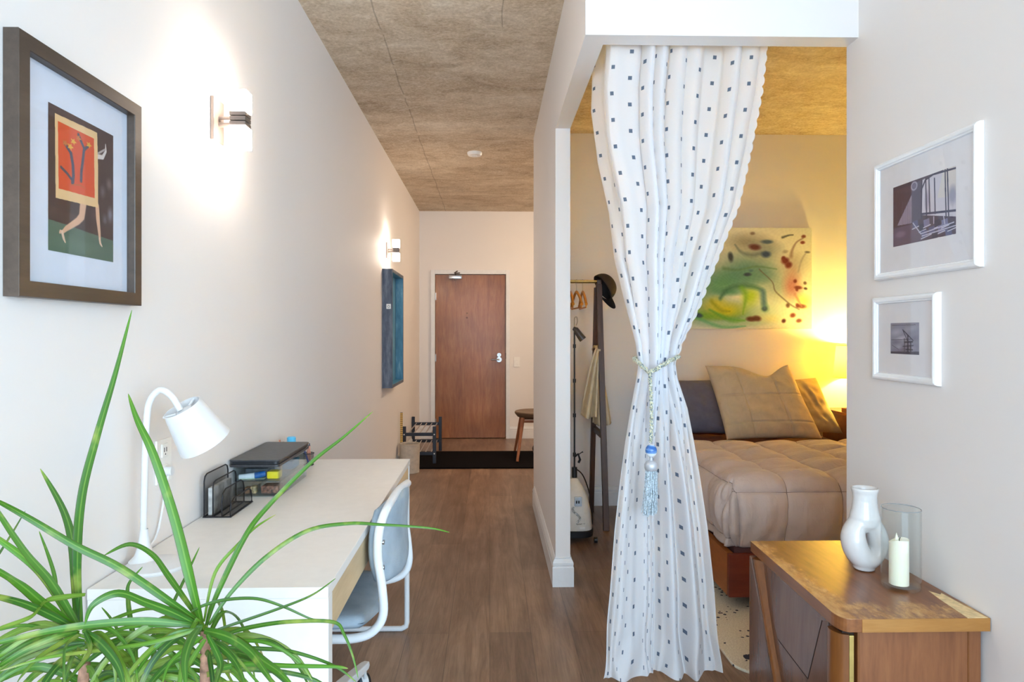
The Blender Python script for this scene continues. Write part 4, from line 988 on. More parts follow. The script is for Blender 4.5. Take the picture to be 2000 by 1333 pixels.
# body: a fat ring standing up, facing the viewer, hole slightly right of the middle
N1, N2 = 72, 40
def body(u, v):
    a, b = 2 * PI * u, 2 * PI * v
    cx_, cz_ = .004, .094
    # outer outline of the body, inner outline of the hole
    ox, oz = .0700 * math.cos(a), .094 * math.sin(a)
    if oz > 0: ox *= 1 - .22 * (oz / .094) ** 2
    else: ox *= 1 - .10 * (-oz / .094) ** 2
    hx, hz = .006 + .0055 * math.cos(a) - .008 * math.sin(a), .006 + .030 * math.sin(a)
    mx_, mz_ = (ox + hx) / 2, (oz + hz) / 2
    rx, rz = (ox - hx) / 2, (oz - hz) / 2
    dep = .044 * (1 - .25 * max(0, math.sin(a)))
    return Vector((mx_ + rx * math.cos(b), dep * math.sin(b), .094 + mz_ + rz * math.cos(b)))
tmp = MB()
R = [[tmp.bm.verts.new(c + body(i / N1, j / N2)) for i in range(N1)] for j in range(N2)]
for j in range(N2):
    for i in range(N1): tmp.face([R[j][i], R[j][(i + 1) % N1], R[(j + 1) % N2][(i + 1) % N1], R[(j + 1) % N2][i]])
tmp.lathe([(0, .118), (.020, .120), (.044, .142), (.0455, .165), (.0385, .195), (.0355, .220), (.0365, .240), (.0405, .252), (.0415, .258), (.038, .261), (.032, .252), (.0295, .235), (.0295, .20), (0, .20)], c + Vector((.002, 0, 0)), 48, Matrix.Diagonal((1, .92, 1, 1)))
tmp.lathe([(0, .0005), (.030, .0005), (.033, .008), (.030, .03), (0, .03)], c, 40)
o = tmp.build('vase_body', M_cer, t, smooth=True, angle=180)
md = o.modifiers.new('r', 'REMESH'); md.mode = 'VOXEL'; md.voxel_size = .0022; md.use_smooth_shade = True
md = o.modifiers.new('s', 'SMOOTH'); md.iterations = 24; md.factor = .7

M_cg = clear('candle_glass', (252, 254, 254), .02, .01, .3)
t = thing('candle_holder', 'clear glass cylinder around the pillar candle on the dresser', 'candle holder', (1.205, 1.925, .5545))
MB().lathe([(0, .0005), (.047, .0005), (.051, .004), (.0525, .012), (.0525, .232), (.0515, .2335), (.0502, .232), (.0502, .014), (.045, .010), (0, .010)], (1.205, 1.925, .5545), 56).build('glass_cylinder', M_cg, t, smooth=True)
m = MB(); m.tube([(1.205 + .0513 * math.cos(a), 1.925 + .0513 * math.sin(a), .5545 + .2335) for a in [k * 2 * PI / 48 for k in range(48)]], .0012, 6, closed=True); m.build('glass_rim', simple('glass_rim_edge', (150, 156, 160), .1, .2), t, smooth=True)
M_wax = NT('ivory_wax'); M_wax.set(color=(246, 240, 218), rough=.45); M_wax.b.inputs['Subsurface Weight'].default_value = .25; M_wax.b.inputs['Subsurface Radius'].default_value = (.02, .012, .006); M_wax = M_wax.m
t = thing('pillar_candle', 'ivory pillar candle inside the glass cylinder', 'candle', (1.218, 1.925, .5665))
def wax(u, v):
    a = 2 * PI * u; r = .0262; h = .128 + .006 * math.sin(a + 2.4) + .003 * math.sin(2 * a)
    if v < .8: return Vector((1.199 + r * math.cos(a), 1.925 + r * math.sin(a), .5665 + h * v / .8))
    k = (v - .8) / .2; return Vector((1.199 + r * (1 - k) * math.cos(a), 1.925 + r * (1 - k) * math.sin(a), .5665 + h - .010 * math.sin(k * PI / 2)))
m = MB(); m.grid(wax, 40, 31, True); m.lathe([(0, 0), (.0262, 0), (.0262, .0005)], (1.199, 1.925, .5663), 40); m.build('wax_body', M_wax, t, smooth=True, angle=60)
m = MB(); m.tube([(1.200, 1.925, .682), (1.201, 1.926, .696), (1.204, 1.927, .702)], .0013, 6); m.build('wick', M_dark, t)
m = MB(); m.lathe([(0, 0), (.0045, .004), (.0055, .010), (.003, .020), (0, .030)], (1.190, 1.922, .688), 14); lab(m.build('flame_tip', M_wax, t, smooth=True), 'ivory flame-shaped plastic tip')

# ------------------------------------------------------------------ rug
t = NT('cream_rug_pile'); v = t.coord()
vo = t.n('ShaderNodeTexVoronoi'); t.l(v, vo.inputs['Vector']); vo.inputs['Scale'].default_value = 34; vo.inputs['Randomness'].default_value = 1
f = t.math('LESS_THAN', vo.outputs['Distance'], .26); sel = t.math('GREATER_THAN', t.noise(v, 9, 3, .6), .50)
vo2 = t.n('ShaderNodeTexVoronoi'); t.l(v, vo2.inputs['Vector']); vo2.inputs['Scale'].default_value = 9
f2 = t.math('MULTIPLY', t.math('LESS_THAN', vo2.outputs['Distance'], .2), t.math('GREATER_THAN', t.noise(v, 3, 2), .56))
pl_ = t.noise(v, 160, 3)
t.set(color=t.mix(t.math('MAXIMUM', t.math('MULTIPLY', f, sel), f2), t.ramp(pl_, [(.3, (196, 184, 160)), (.7, (226, 216, 194))]), lin((44, 44, 58))), rough=.95); t.bump(pl_, .4, .004); M_rug = t.m
m = MB(); slab(m, .945, 2.30, 2.50, 4.2, .0005, .012, .10, 8); tag(m.build('rug', M_rug, bevel=.003), 'cream bedroom rug with scattered dark flecks under the bed foot', 'rug')

# ------------------------------------------------------------------ bed
M_bed = wood('bed_wood_lit', (140, 78, 34), (168, 98, 48), (186, 118, 62), 'Y', 1, .4)  # side rails: warm light painted into the frame wood as orange
M_bedf = wood('bed_wood_shaded', (98, 36, 24), (118, 46, 30), (132, 58, 38), 'X', 1.2, .4)  # foot rail: same frame wood, its shade painted in as dark red-brown
M_sheet = simple('maroon_sheet', (104, 62, 58), .85, var=.1, scale=8)
t = thing('bed', 'double bed with wooden frame and maroon sheet behind the curtain', 'bed', (1.79, 4.0, 0))
B('side_rail', M_bed, t, 1.106, 1.136, 3.0815, 4.93, .078, .276, bev=.002)
B('side_rail', M_bed, t, 2.454, 2.484, 3.0815, 4.93, .078, .276, bev=.002)
B('foot_rail', M_bedf, t, 1.106, 2.484, 3.055, 3.081, .078, .276, bev=.002)
B('slat_base', M_dark, t, 1.137, 2.453, 3.082, 4.93, .17, .235)
for x in (1.22, 2.30):
    for y in (3.24, 4.7): B('leg', M_dark, t, x, x + .06, y, y + .06, .0125 if y < 4.2 else .0005, .17)
m = MB(); m.box(1.10, 2.40, 4.95, 4.985, .08, .945, bev=.006); m.build('headboard', simple('dark_red_headboard', (92, 40, 36), .5), t)
def mat_fn(u, v):
    x = 1.155 + u * 1.285; y = 3.13 + v * 1.81
    ex = min(u, 1 - u) * 1.306; ey = min(v, 1 - v) * 1.84; e = min(ex, ey, .06)
    z = .555 - .06 * (1 - math.sqrt(max(0, 1 - (1 - e / .06) ** 2)))
    z += .006 * math.sin(x * 31 + 4 * math.sin(y * 7)) * math.sin(y * 23 + 2 * math.sin(x * 9)) * (e / .06)
    if y > 3.95: z += .018 * math.exp(-((y - 4.16) / .09) ** 2) + .012 * math.sin(x * 14 + y * 9) * .5
    return Vector((x, y, z))
m = MB(); m.grid(mat_fn, 90, 120); m.box(1.155, 2.440, 3.13, 4.94, .236, .50, bev=.02); m.build('mattress', M_sheet, t, smooth=True)

# quilted duvet over the foot part
M_duv = NT('taupe_quilted_cotton'); f = M_duv.noise(M_duv.coord(), 9, 5, .6, .8); f2 = M_duv.noise(M_duv.coord((1, 1, .35)), 26, 4, .6, 1.0); 
tcu = M_duv.n('ShaderNodeTexCoord'); sxu = M_duv.n('ShaderNodeSeparateXYZ'); M_duv.l(tcu.outputs['UV'], sxu.inputs[0])
def seam_line(o_): return M_duv.math('LESS_THAN', M_duv.math('ABSOLUTE', M_duv.math('SUBTRACT', M_duv.math('FRACT', M_duv.math('ADD', M_duv.math('DIVIDE', o_, .262), .5)), .5)), .009)
st_ = M_duv.math('MAXIMUM', seam_line(sxu.outputs[0]), seam_line(sxu.outputs[1]))
M_duv.set(color=M_duv.mix(st_, lin((190, 170, 160)), lin((112, 92, 84))), rough=.72); M_duv.b.inputs['Sheen Weight'].default_value = .25
M_duv.bump(M_duv.math('ADD', f, M_duv.math('MULTIPLY', f2, .7)), .55, .012); M_duv = M_duv.m
X0, X1, Y0, Y1, ZT = 1.185, 2.43, 3.155, 4.12, .612
hang = .362; rr = .085
def duvet(u, v):
    # u across the bed, v from the foot hem to the head-side edge; a/b measure how far the cloth is past the edge
    sx_ = -hang + u * (X1 - X0 + 2 * hang); sy_ = -hang + v * (Y1 - Y0 + hang)
    a = -sx_ if sx_ < 0 else (sx_ - (X1 - X0) if sx_ > X1 - X0 else 0); sg = -1 if sx_ < 0 else 1
    b = -sy_ if sy_ < 0 else 0
    px = X0 + min(max(sx_, 0), X1 - X0); py = Y0 + max(sy_, 0)
    d = math.hypot(a, b); mx_ = max(a, b)
    n = Vector((0, 0, 1)); pos = Vector((px, py, ZT))
    if d > 1e-6:
        dr = Vector((sg * a / d, -b / d, 0)); d = mx_
        th = min(d / rr, PI / 2)
        pos += dr * (rr * math.sin(th)) + Vector((0, 0, -rr * (1 - math.cos(th))))
        n = dr * math.sin(th) + Vector((0, 0, math.cos(th)))
        if d > rr * PI / 2:
            dd = d - rr * PI / 2; pos += Vector((0, 0, -dd)) + dr * (-.020 * (dd / .27) ** 2 * 2)
    # quilting: puffs between stitched lines
    q = .262
    qx = abs(math.sin(PI * (sx_ + .06) / q)); qy = abs(math.sin(PI * (sy_ + .1) / q))
    puff = .046 * (qx * qy) ** .45 - .012
    w = noise.noise(Vector((sx_ * 5, sy_ * 7, 1.3))) * .010 + noise.noise(Vector((sx_ * 13, sy_ * 24, 5.3))) * .005
    if b > .06: w += .006 * math.sin(sx_ * 62 + 5 * math.sin(sy_ * 9)) * min(1, (b - .06) / .1) * (.5 + .5 * noise.noise(Vector((sx_ * 4, 2, 3))))
    if a > .06: w += .005 * math.sin(sy_ * 50 + 3 * math.sin(sx_ * 9)) * min(1, (a - .06) / .1)
    if a > 0 and b > 0: w += .012 * math.sin(math.atan2(a, b) * 14) * min(1, min(a, b) / .1)
    if b == 0: w += .006 * math.sin(sy_ * 46 + 3 * math.sin(sx_ * 6 + 1)) * (qx ** .5) + .016 * math.exp(-((v - 1) / .03) ** 2)
    return pos + n * (puff + w - .008)
m = MB(); NA, NB = 230, 190; R = m.grid(duvet, NA, NB)
uvl = m.bm.loops.layers.uv.new('UVMap'); m.bm.verts.index_update(); gi = {v: (i / (NA - 1), j / (NB - 1)) for j, row_ in enumerate(R) for i, v in enumerate(row_)}
for f_ in m.bm.faces:
    for l_ in f_.loops:
        u_, v_ = gi[l_.vert]; l_[uvl].uv = (-hang + u_ * (X1 - X0 + 2 * hang) + .06, -hang + v_ * (Y1 - Y0 + hang) + .1)
o = m.build('duvet', M_duv, smooth=True, angle=180); tag(o, 'taupe quilted duvet draped over the foot of the bed', 'duvet')
md = o.modifiers.new('t', 'SOLIDIFY'); md.thickness = .008; md.offset = -1

def pillow(name, label, mat, c00, c10, c11, c01, th, pinch, cat='pillow', seams=None, wr=.004, dip=0, seed=0):
    """corners seen from the foot: bottom-left, bottom-right, top-right, top-left"""
    C = [Vector(c) for c in (c00, c10, c11, c01)]
    nrm = (C[1] - C[0]).cross(C[3] - C[0]).normalized()
    up = ((C[3] - C[0]) + (C[2] - C[1])).normalized()
    m = MB()
    for s in (1, -1):
        def fn(u, v):
            a, b = 2 * u - 1, 2 * v - 1
            a2 = a * (1 - pinch * (1 - b * b)); b2 = b * (1 - pinch * (1 - a * a))
            U, V = (a2 + 1) / 2, (b2 + 1) / 2
            p = C[0] * (1 - U) * (1 - V) + C[1] * U * (1 - V) + C[2] * U * V + C[3] * (1 - U) * V
            if dip: p -= up * dip * math.exp(-((a - .32) / .42) ** 2) * max(0, b) ** 2
            e = max(0, (1 - a ** 4) * (1 - b ** 4)) ** .5
            h = th * e
            h += wr * noise.noise(Vector((a * 4 + seed, b * 4, s * 3))) * e * 2 + wr * .7 * math.sin((a * 11 + b * 5) + 4 * noise.noise(Vector((a * 2, b * 2, seed)))) * e
            if seams:
                for k in seams[0]: h -= .011 * math.exp(-((a - k) / .020) ** 2) * e
                for k in seams[1]: h -= .011 * math.exp(-((b - k) / .020) ** 2) * e
            return p + nrm * h * (s if s > 0 else -1) * (1 if s > 0 else .7)
        m.grid(fn, 120, 120)
    bmesh.ops.remove_doubles(m.bm, verts=m.bm.verts[:], dist=.0004)
    o = m.build(name, mat, smooth=True, angle=180); tag(o, label, cat); return o
def cotton(name, c):
    t = NT(name); f = t.noise(t.coord(), 14, 5, .6, .6); g = t.noise(t.coord(), 300, 2); t.set(color=t.ramp(f, [(.3, tuple(k * .95 for k in c)), (.7, tuple(min(255, k * 1.04) for k in c))]), rough=.85); t.bump(f, .35, .01); return t.m
pillow('pillow', 'large khaki stitched pillow leaning in front of the two others', cotton('khaki_linen', (198, 180, 152)), (1.585, 4.42, .588), (2.250, 4.46, .588), (2.105, 4.66, 1.085), (1.505, 4.62, 1.075), .075, .035, seams=((-.42, .38), (-.62, .12)), dip=.085, seed=1)
pillow('pillow', 'slate grey pillow at the left, behind the khaki one and the curtain', cotton('slate_grey_cotton', (108, 104, 118)), (1.20, 4.64, .590), (1.72, 4.66, .590), (1.72, 4.83, .965), (1.19, 4.81, .965), .075, .06, seed=5)
pillow('pillow', 'smaller khaki wrinkled pillow at the right beside the glowing lamp', cotton('olive_khaki_linen', (176, 158, 126)), (1.98, 4.66, .592), (2.50, 4.66, .592), (2.395, 4.84, .975), (1.93, 4.84, .955), .07, .06, wr=.006, seed=9)

# ------------------------------------------------------------------ bedside table and lamp
M_ns = wood('red_brown_table', (98, 46, 26), (128, 66, 38), (150, 84, 50), 'X', 1.2, .35)
t = thing('bedside_table', 'red-brown bedside table right of the bed under the yellow lamp', 'bedside table', (2.76, 4.76, 0))
B('table_body', M_ns, t, 2.522, 3.0, 4.53, 4.99, .05, .715, bev=.003)
B('table_top', M_ns, t, 2.512, 3.01, 4.52, 4.995, .716, .738, bev=.004)
B('drawer', M_ns, t, 2.535, 2.985, 4.522, 4.5295, .54, .70, bev=.002)
for x in (2.55, 2.95):
    for y in (4.57, 4.95): B('leg', M_ns, t, x - .02, x + .02, y - .02, y + .02, .0005, .05)
t = thing('tray', 'brown wooden tray with raised rim on the bedside table', 'tray', (2.66, 4.66, .7385))
M_tray = wood('tray_wood', (120, 70, 36), (156, 98, 56), (180, 122, 76), 'X', 1.5, .4)
B('tray_floor', M_tray, t, 2.53, 2.82, 4.56, 4.72, .7387, .746)
m = MB(); m.box(2.525, 2.825, 4.553, 4.5598, .7387, .768, bev=.002); m.box(2.525, 2.825, 4.7202, 4.727, .7387, .768, bev=.002); m.box(2.522, 2.5298, 4.56, 4.72, .7387, .768, bev=.002); m.box(2.8202, 2.828, 4.56, 4.72, .7387, .768, bev=.002); m.build('tray_rim', M_tray, t)
t = thing('table_lamp', 'glowing table lamp with a yellow drum shade on the bedside table', 'lamp', (2.715, 4.83, .7385))
MB().lathe([(0, 0), (.07, 0), (.072, .01), (.04, .02), (.03, .05), (.05, .10), (.045, .15), (.015, .19), (.009, .21), (.009, .30), (0, .30)], (2.715, 4.83, .7386), 32).build('lamp_base', M_cer, t, smooth=True)
sh = NT('yellow_lamp_shade'); sh.set(color=(250, 214, 96), rough=.8)
tl = sh.n('ShaderNodeBsdfTranslucent'); tl.inputs[0].default_value = lin((255, 214, 80)); mx = sh.n('ShaderNodeMixShader'); mx.inputs[0].default_value = .6
sh.l(sh.b.outputs[0], mx.inputs[1]); sh.l(tl.outputs[0], mx.inputs[2]); sh.l(mx.outputs[0], sh.out.inputs[0])
MB().lathe([(.175, 0), (.155, .235)], (2.715, 4.83, .978), 48).build('lamp_shade', sh.m, t, smooth=True)
m = MB(); m.tube([(2.715 + .155 * math.cos(a), 4.83 + .155 * math.sin(a), 1.213) for a in [k * 2 * PI / 40 for k in range(40)]], .003, 6, closed=True); m.tube([(2.715 + .175 * math.cos(a), 4.83 + .175 * math.sin(a), .978) for a in [k * 2 * PI / 40 for k in range(40)]], .003, 6, closed=True)
m.build('shade_rim', M_brass, t, smooth=True)
MB().lathe([(0, 0), (.016, .005), (.03, .04), (.03, .06), (.02, .085), (0, .092)], (2.715, 4.83, 1.04), 20).build('bulb', emit('warm_bulb', (255, 214, 110), 30), t, smooth=True)
lp = bpy.data.lights.new('bedside_bulb_light', 'POINT'); lp.energy = 17; lp.color = (1.0, .80, .20); lp.shadow_soft_size = .035
lo = bpy.data.objects.new('bedside_bulb_light', lp); COL.objects.link(lo); lo.location = (2.715, 4.83, 1.155)
# ------------------------------------------------------------------ garment rack with its load
M_dw = wood('dark_rack_wood', (58, 38, 30), (84, 56, 44), (104, 72, 56), 'Z', 1.2, .45)
t = thing('garment_rack', 'dark wooden A-frame garment rack with a brass double rail in the bedroom nook', 'clothes rack', (.61, 4.6, 0))
def bar(m, p0, p1, w, d):
    p0, p1 = Vector(p0), Vector(p1)
    vs = [m.verts([p + Vector((sx_ * w / 2, sy_ * d / 2, 0)) for sx_, sy_ in ((-1, -1), (1, -1), (1, 1), (-1, 1))]) for p in (p0, p1)]
    for i in range(4): m.face([vs[0][i], vs[0][(i + 1) % 4], vs[1][(i + 1) % 4], vs[1][i]])
    m.face(vs[0][::-1]); m.face(vs[1])
for x in (.462, .752):
    sgn = -1 if x < .6 else 1
    m = MB(); bar(m, (x + .016 * sgn, 4.375, .0005), (x, 4.575, 1.64), .038, .032); m.build('leg', M_dw, t, bevel=.002)
    m = MB(); bar(m, (x - .012 * sgn, 4.842, .0005), (x - .010 * sgn, 4.61, 1.62), .034, .032); m.build('leg', M_dw, t, bevel=.002)
    B('cross_bar', M_dw, t, x - .014, x + .014, 4.45, 4.76, .60, .635, bev=.002)
for y, z in ((4.578, 1.672), (4.612, 1.668)):
    m = MB(); m.cyl((.440, y, z - .01), (.745, y, z - .01), .0085, n=14); m.build('brass_rail', M_brass, t, smooth=True)
B('top_joint', M_dw, t, .737, .768, 4.56, 4.63, 1.60, 1.672, bev=.004); B('top_joint', M_dw, t, .446, .478, 4.56, 4.63, 1.60, 1.672, bev=.004)
M_hang = wood('honey_hanger_wood', (196, 118, 34), (226, 150, 52), (240, 176, 84), 'Y', 1.2, .35)
def hanger(x, ang, label, first=None):
    t = thing('clothes_hanger', label, 'hanger', (x, 4.578, 1.60), 'wooden hangers on the brass rail')
    t.rotation_euler = (0, 0, ang)
    if first:
        for ch in first.children:
            c = ch.copy(); COL.objects.link(c); c.parent = t
        return t
    m = MB()
    hk = [(0, 0, -.02), (0, 0, .03)] + [(0, .020 * math.sin(a), .052 - .022 * math.cos(a)) for a in [.3 + k * .42 for k in range(10)]]
    m.tube(hk, .0017, 8); m.build('hook', M_steel, t, smooth=True, local=True)
    m = MB(); P = smoothpath([(0, -.20, -.105), (0, -.12, -.055), (0, -.03, -.018), (0, .03, -.018), (0, .12, -.055), (0, .20, -.105)], 5); m.tube(P, [.010] + [.0085] * (len(P) - 2) + [.010], 10, flat=1.3)
    m.build('shoulder_bar', M_hang, t, smooth=True, local=True)
    m = MB(); m.cyl((0, -.185, -.125), (0, .185, -.125), .0055, n=10); m.cyl((0, -.185, -.128), (0, -.188, -.10), .004, n=8); m.cyl((0, .185, -.128), (0, .188, -.10), .004, n=8)
    m.build('trouser_bar', M_hang, t, smooth=True, local=True); return t
h0 = hanger(.515, .05, 'wooden hanger on the brass rail, nearest to the partition')
hanger(.555, -.03, 'wooden hanger on the brass rail, second from the partition', h0)
hanger(.597, .05, 'wooden hanger on the brass rail, third from the partition', h0)
hanger(.640, -.02, 'wooden hanger on the brass rail, nearest to the black cap', h0)

# black cap
M_cap = simple('black_cap_cloth', (34, 28, 26), .75, var=.15)
t = thing('cap', 'black cap with a small white monogram hung on top of the garment rack', 'cap', (.765, 4.56, 1.63))
Mc = Matrix.Translation((.772, 4.555, 1.615)) @ Matrix.Rotation(math.radians(58), 4, 'Y') @ Matrix.Rotation(math.radians(-14), 4, 'X')
m = MB()
def dome(u, v):
    a = 2 * PI * u; b = v * PI / 2
    r = .092 * math.cos(b) ** .8 if b < PI / 2 else 0
    return Mc @ Vector((r * math.cos(a) * 1.05, r * math.sin(a) * .88, .094 * math.sin(b)))
m.grid(dome, 40, 16, True); o = m.build('crown', M_cap, t, smooth=True, angle=180); md = o.modifiers.new('s', 'SOLIDIFY'); md.thickness = .002
m = MB()
def brim(u, v):
    a = -1.15 + 2.3 * u; r0 = 1; L = .070 * math.cos(a * 1.1) ** .6 if abs(a * 1.1) < PI / 2 else 0
    ex = .0966 * math.cos(a) + v * L; ey = .081 * math.sin(a)
    return Mc @ Vector((ex, ey, .002 - .010 * (ey / .08) ** 2 - .004 * v))
m.grid(brim, 24, 8); o = m.build('brim', M_cap, t, smooth=True, angle=180); md = o.modifiers.new('s', 'SOLIDIFY'); md.thickness = .003
m = MB(); m.lathe([(0, .004), (.006, 0), (.004, -.003)], Mc @ Vector((0, 0, .094)), 12, Mc.to_3x3().to_4x4()); m.build('top_button', M_cap, t, smooth=True)
M_mono = simple('white_thread', (232, 228, 214), .6)
m = MB()
def onface(a, b):   # monogram on the crown above the brim
    an = a / .09; el = .35 + b / .09
    r = .0945 * math.cos(el) ** .8
    return Mc @ Vector((r * math.cos(an) * 1.05, r * math.sin(an) * .88, .096 * math.sin(el)))
for s in ([(-.014, -.014), (-.014, .016)], [(-.014, .016), (.008, -.014)], [(.008, -.014), (.008, .016)], [(-.004, .020), (.003, .003)], [(.014, .020), (.003, .003)], [(.003, .003), (.001, -.020)]):
    m.tube([onface(*s[0]), onface(*s[1])], .0019, 6)
m.build('monogram', M_mono, t)
m = MB()
for s in ([(.060, .02), (.078, .05)], [(.064, .01), (.086, .046)], [(.070, .0), (.092, .038)]): m.tube([onface(*s[0]), onface(*s[1])], .0022, 6)
m.build('strap_light_marks', M_mono, t)

# cream coat over the rack's middle
M_coat = cotton('cream_wool', (212, 198, 170))
t = thing('coat', 'cream coat hanging from the right A-frame of the garment rack', 'coat', (.72, 4.5, 1.18))
def coat(side):
    def fn(u, v):
        z = 1.185 - v * (.445 if side < 0 else .52)
        if side < 0:
            xl = .722 + (.618 - .722) * (v ** .75); xr = .742 - .03 * v
            x = xl + (xr - xl) * u; y = 4.50 + .035 * math.sin(u * 9 + 1.5 * v) * (.35 + v * .8) - .02 * v
        else:
            xl = .735; xr = .752 + .105 * v ** .8
            x = xl + (xr - xl) * u; y = 4.70 + .025 * math.sin(u * 12 + v) * (.3 + v)
        z += -.02 * math.sin(u * PI) * v + (.012 * (1 - u) if side < 0 else 0)
        return Vector((x, y, z))
    return fn
for nm, s in (('front_panel', -1), ('back_panel', 1)):
    m = MB(); m.grid(coat(s), 40, 40); o = m.build(nm, M_coat, t, smooth=True, angle=180); md = o.modifiers.new('s', 'SOLIDIFY'); md.thickness = .012; md.offset = 0
m = MB(); 
def shoulder(u, v):
    x = .722 + .03 * u; y = 4.50 + .20 * v; return Vector((x, y, 1.185 + .028 * math.sin(v * PI)))
m.grid(shoulder, 8, 16); o = m.build('shoulder_fold', M_coat, t, smooth=True); md = o.modifiers.new('s', 'SOLIDIFY'); md.thickness = .012; md.offset = 0

# garment steamer
t = thing('garment_steamer', 'white garment steamer with black pole beside the column', 'garment steamer', (.535, 4.22, 0))
M_stm = simple('off_white_plastic', (226, 220, 212), .35, var=.02)
cx, cy = .532, 4.2200
def ring(z, w, d, n=28, p=3.2):
    out = []
    for k in range(n):
        a = 2 * PI * k / n; c_, s_ = math.cos(a), math.sin(a)
        out.append((cx + w * math.copysign(abs(c_) ** (2 / p), c_), cy + d * math.copysign(abs(s_) ** (2 / p), s_), z))
    return out
m = MB(); prev = None
for z, w, d in ((.075, .112, .11), (.10, .112, .11), (.19, .104, .10), (.27, .086, .085), (.33, .058, .06), (.37, .034, .04), (.385, .026, .03)):
    r = m.verts(ring(z, w, d))
    if prev:
        for i in range(28): m.face([prev[i], prev[(i + 1) % 28], r[(i + 1) % 28], r[i]])
    else: m.face(r)
    prev = r
m.face(prev); body_o = m.build('tank_housing', M_stm, t, smooth=True)
m = MB(); prev = None
for z, w, d in ((.030, .108, .106), (.035, .118, .116), (.070, .120, .118), (.0748, .116, .114)):
    r = m.verts(ring(z, w, d))
    if prev:
        for i in range(28): m.face([prev[i], prev[(i + 1) % 28], r[(i + 1) % 28], r[i]])
    else: m.face(r)
    prev = r
m.face(prev); m.build('black_base', M_black, t, smooth=True)
for dx in (-.10, .125):
    for dy in (-.10, .10):
        m = MB(); m.cyl((cx + dx - .010, cy + dy, .0185), (cx + dx + .010, cy + dy, .0185), .018, n=18); w_ = m.build('wheel', M_black, t, smooth=True)
B('switch_badge', M_plate, t, .555, .590, 4.1000, 4.1105, .088, .104, bev=.002)
m = MB(); m.box(.525, .572, 4.1180, 4.1320, .225, .285, bev=.006); pz = m.build('control_panel', simple('pale_blue_panel', (190, 204, 220), .3), t)
m = MB()
for x in (.538, .552): m.box(x - .004, x + .004, 4.1150, 4.1190, .245, .262)
m.build('display_digits', M_black, pz)
m = MB(); m.lathe([(0, .004), (.03, .004), (.036, 0), (.03, -.006)], (.545, 4.1280, .185), 28, Matrix.Rotation(PI / 2 - .12, 4, 'X')); m.build('water_window', simple('dark_smoked', (52, 44, 44), .2), t, smooth=True)
m = MB(); P = [(.536 + .022 * math.sin(k * .5), 4.1140, .125 + .009 * k) for k in range(12)]; m.tube(smoothpath(P, 3), .0065, 10); m.build('hose', simple('chequered_hose', (210, 206, 200), .5, var=.5, scale=120), t, smooth=True)
m = MB(); P = []
for k in range(26): P.append((.535 + .0022 * k, 4.1075 + .0004 * k, .118 + .004 * math.sin(k * 1.35)))
m.tube(P, .0011, 5); m.build('script_lettering', M_dark, t)
m = MB(); m.cyl((.538, 4.2220, .385), (.538, 4.2220, .45), .017, n=16); m.cyl((.538, 4.2220, .45), (.538, 4.2220, 1.34), .0055, n=12)
for z in (.53, .78, 1.0, 1.22): m.cyl((.538, 4.2220, z - .012), (.538, 4.2220, z + .012), .010, n=12)
m.build('pole', M_black, t, smooth=True)
m = MB(); m.tube(smoothpath([(.538, 4.2220, 1.34), (.538, 4.2220, 1.395), (.552, 4.2220, 1.405), (.557, 4.2220, 1.375), (.548, 4.2220, 1.352)], 5), .003, 8); m.build('hanging_hook', M_steel, t, smooth=True)
m = MB(); m.tube([(.528, 4.2100, 1.335), (.545, 4.2080, 1.325), (.572, 4.2060, 1.285), (.590, 4.2050, 1.262)], [.010, .018, .022, .024], 14); m.build('steam_head', simple('dark_grey_plastic', (64, 62, 64), .4), t, smooth=True)
m = MB(); m.tube([(.540, 4.2150, .52), (.560, 4.2100, .535), (.572, 4.2100, .50), (.562, 4.2100, .48)], .008, 8); m.tube([(.560, 4.2100, .53), (.585, 4.2100, .548)], .003, 6); m.lathe([(0, 0), (.006, 0), (0, .01)], (.587, 4.2100, .545), 8); m.build('trouser_clip', M_black, t, smooth=True)
m = MB(); m.tube(smoothpath([(.545, 4.2300, .44), (.590, 4.2200, .40), (.628, 4.2100, .30), (.650, 4.2200, .18), (.655, 4.2400, .08)], 6), .004, 8); m.build('power_cord', M_dark, t, smooth=True)

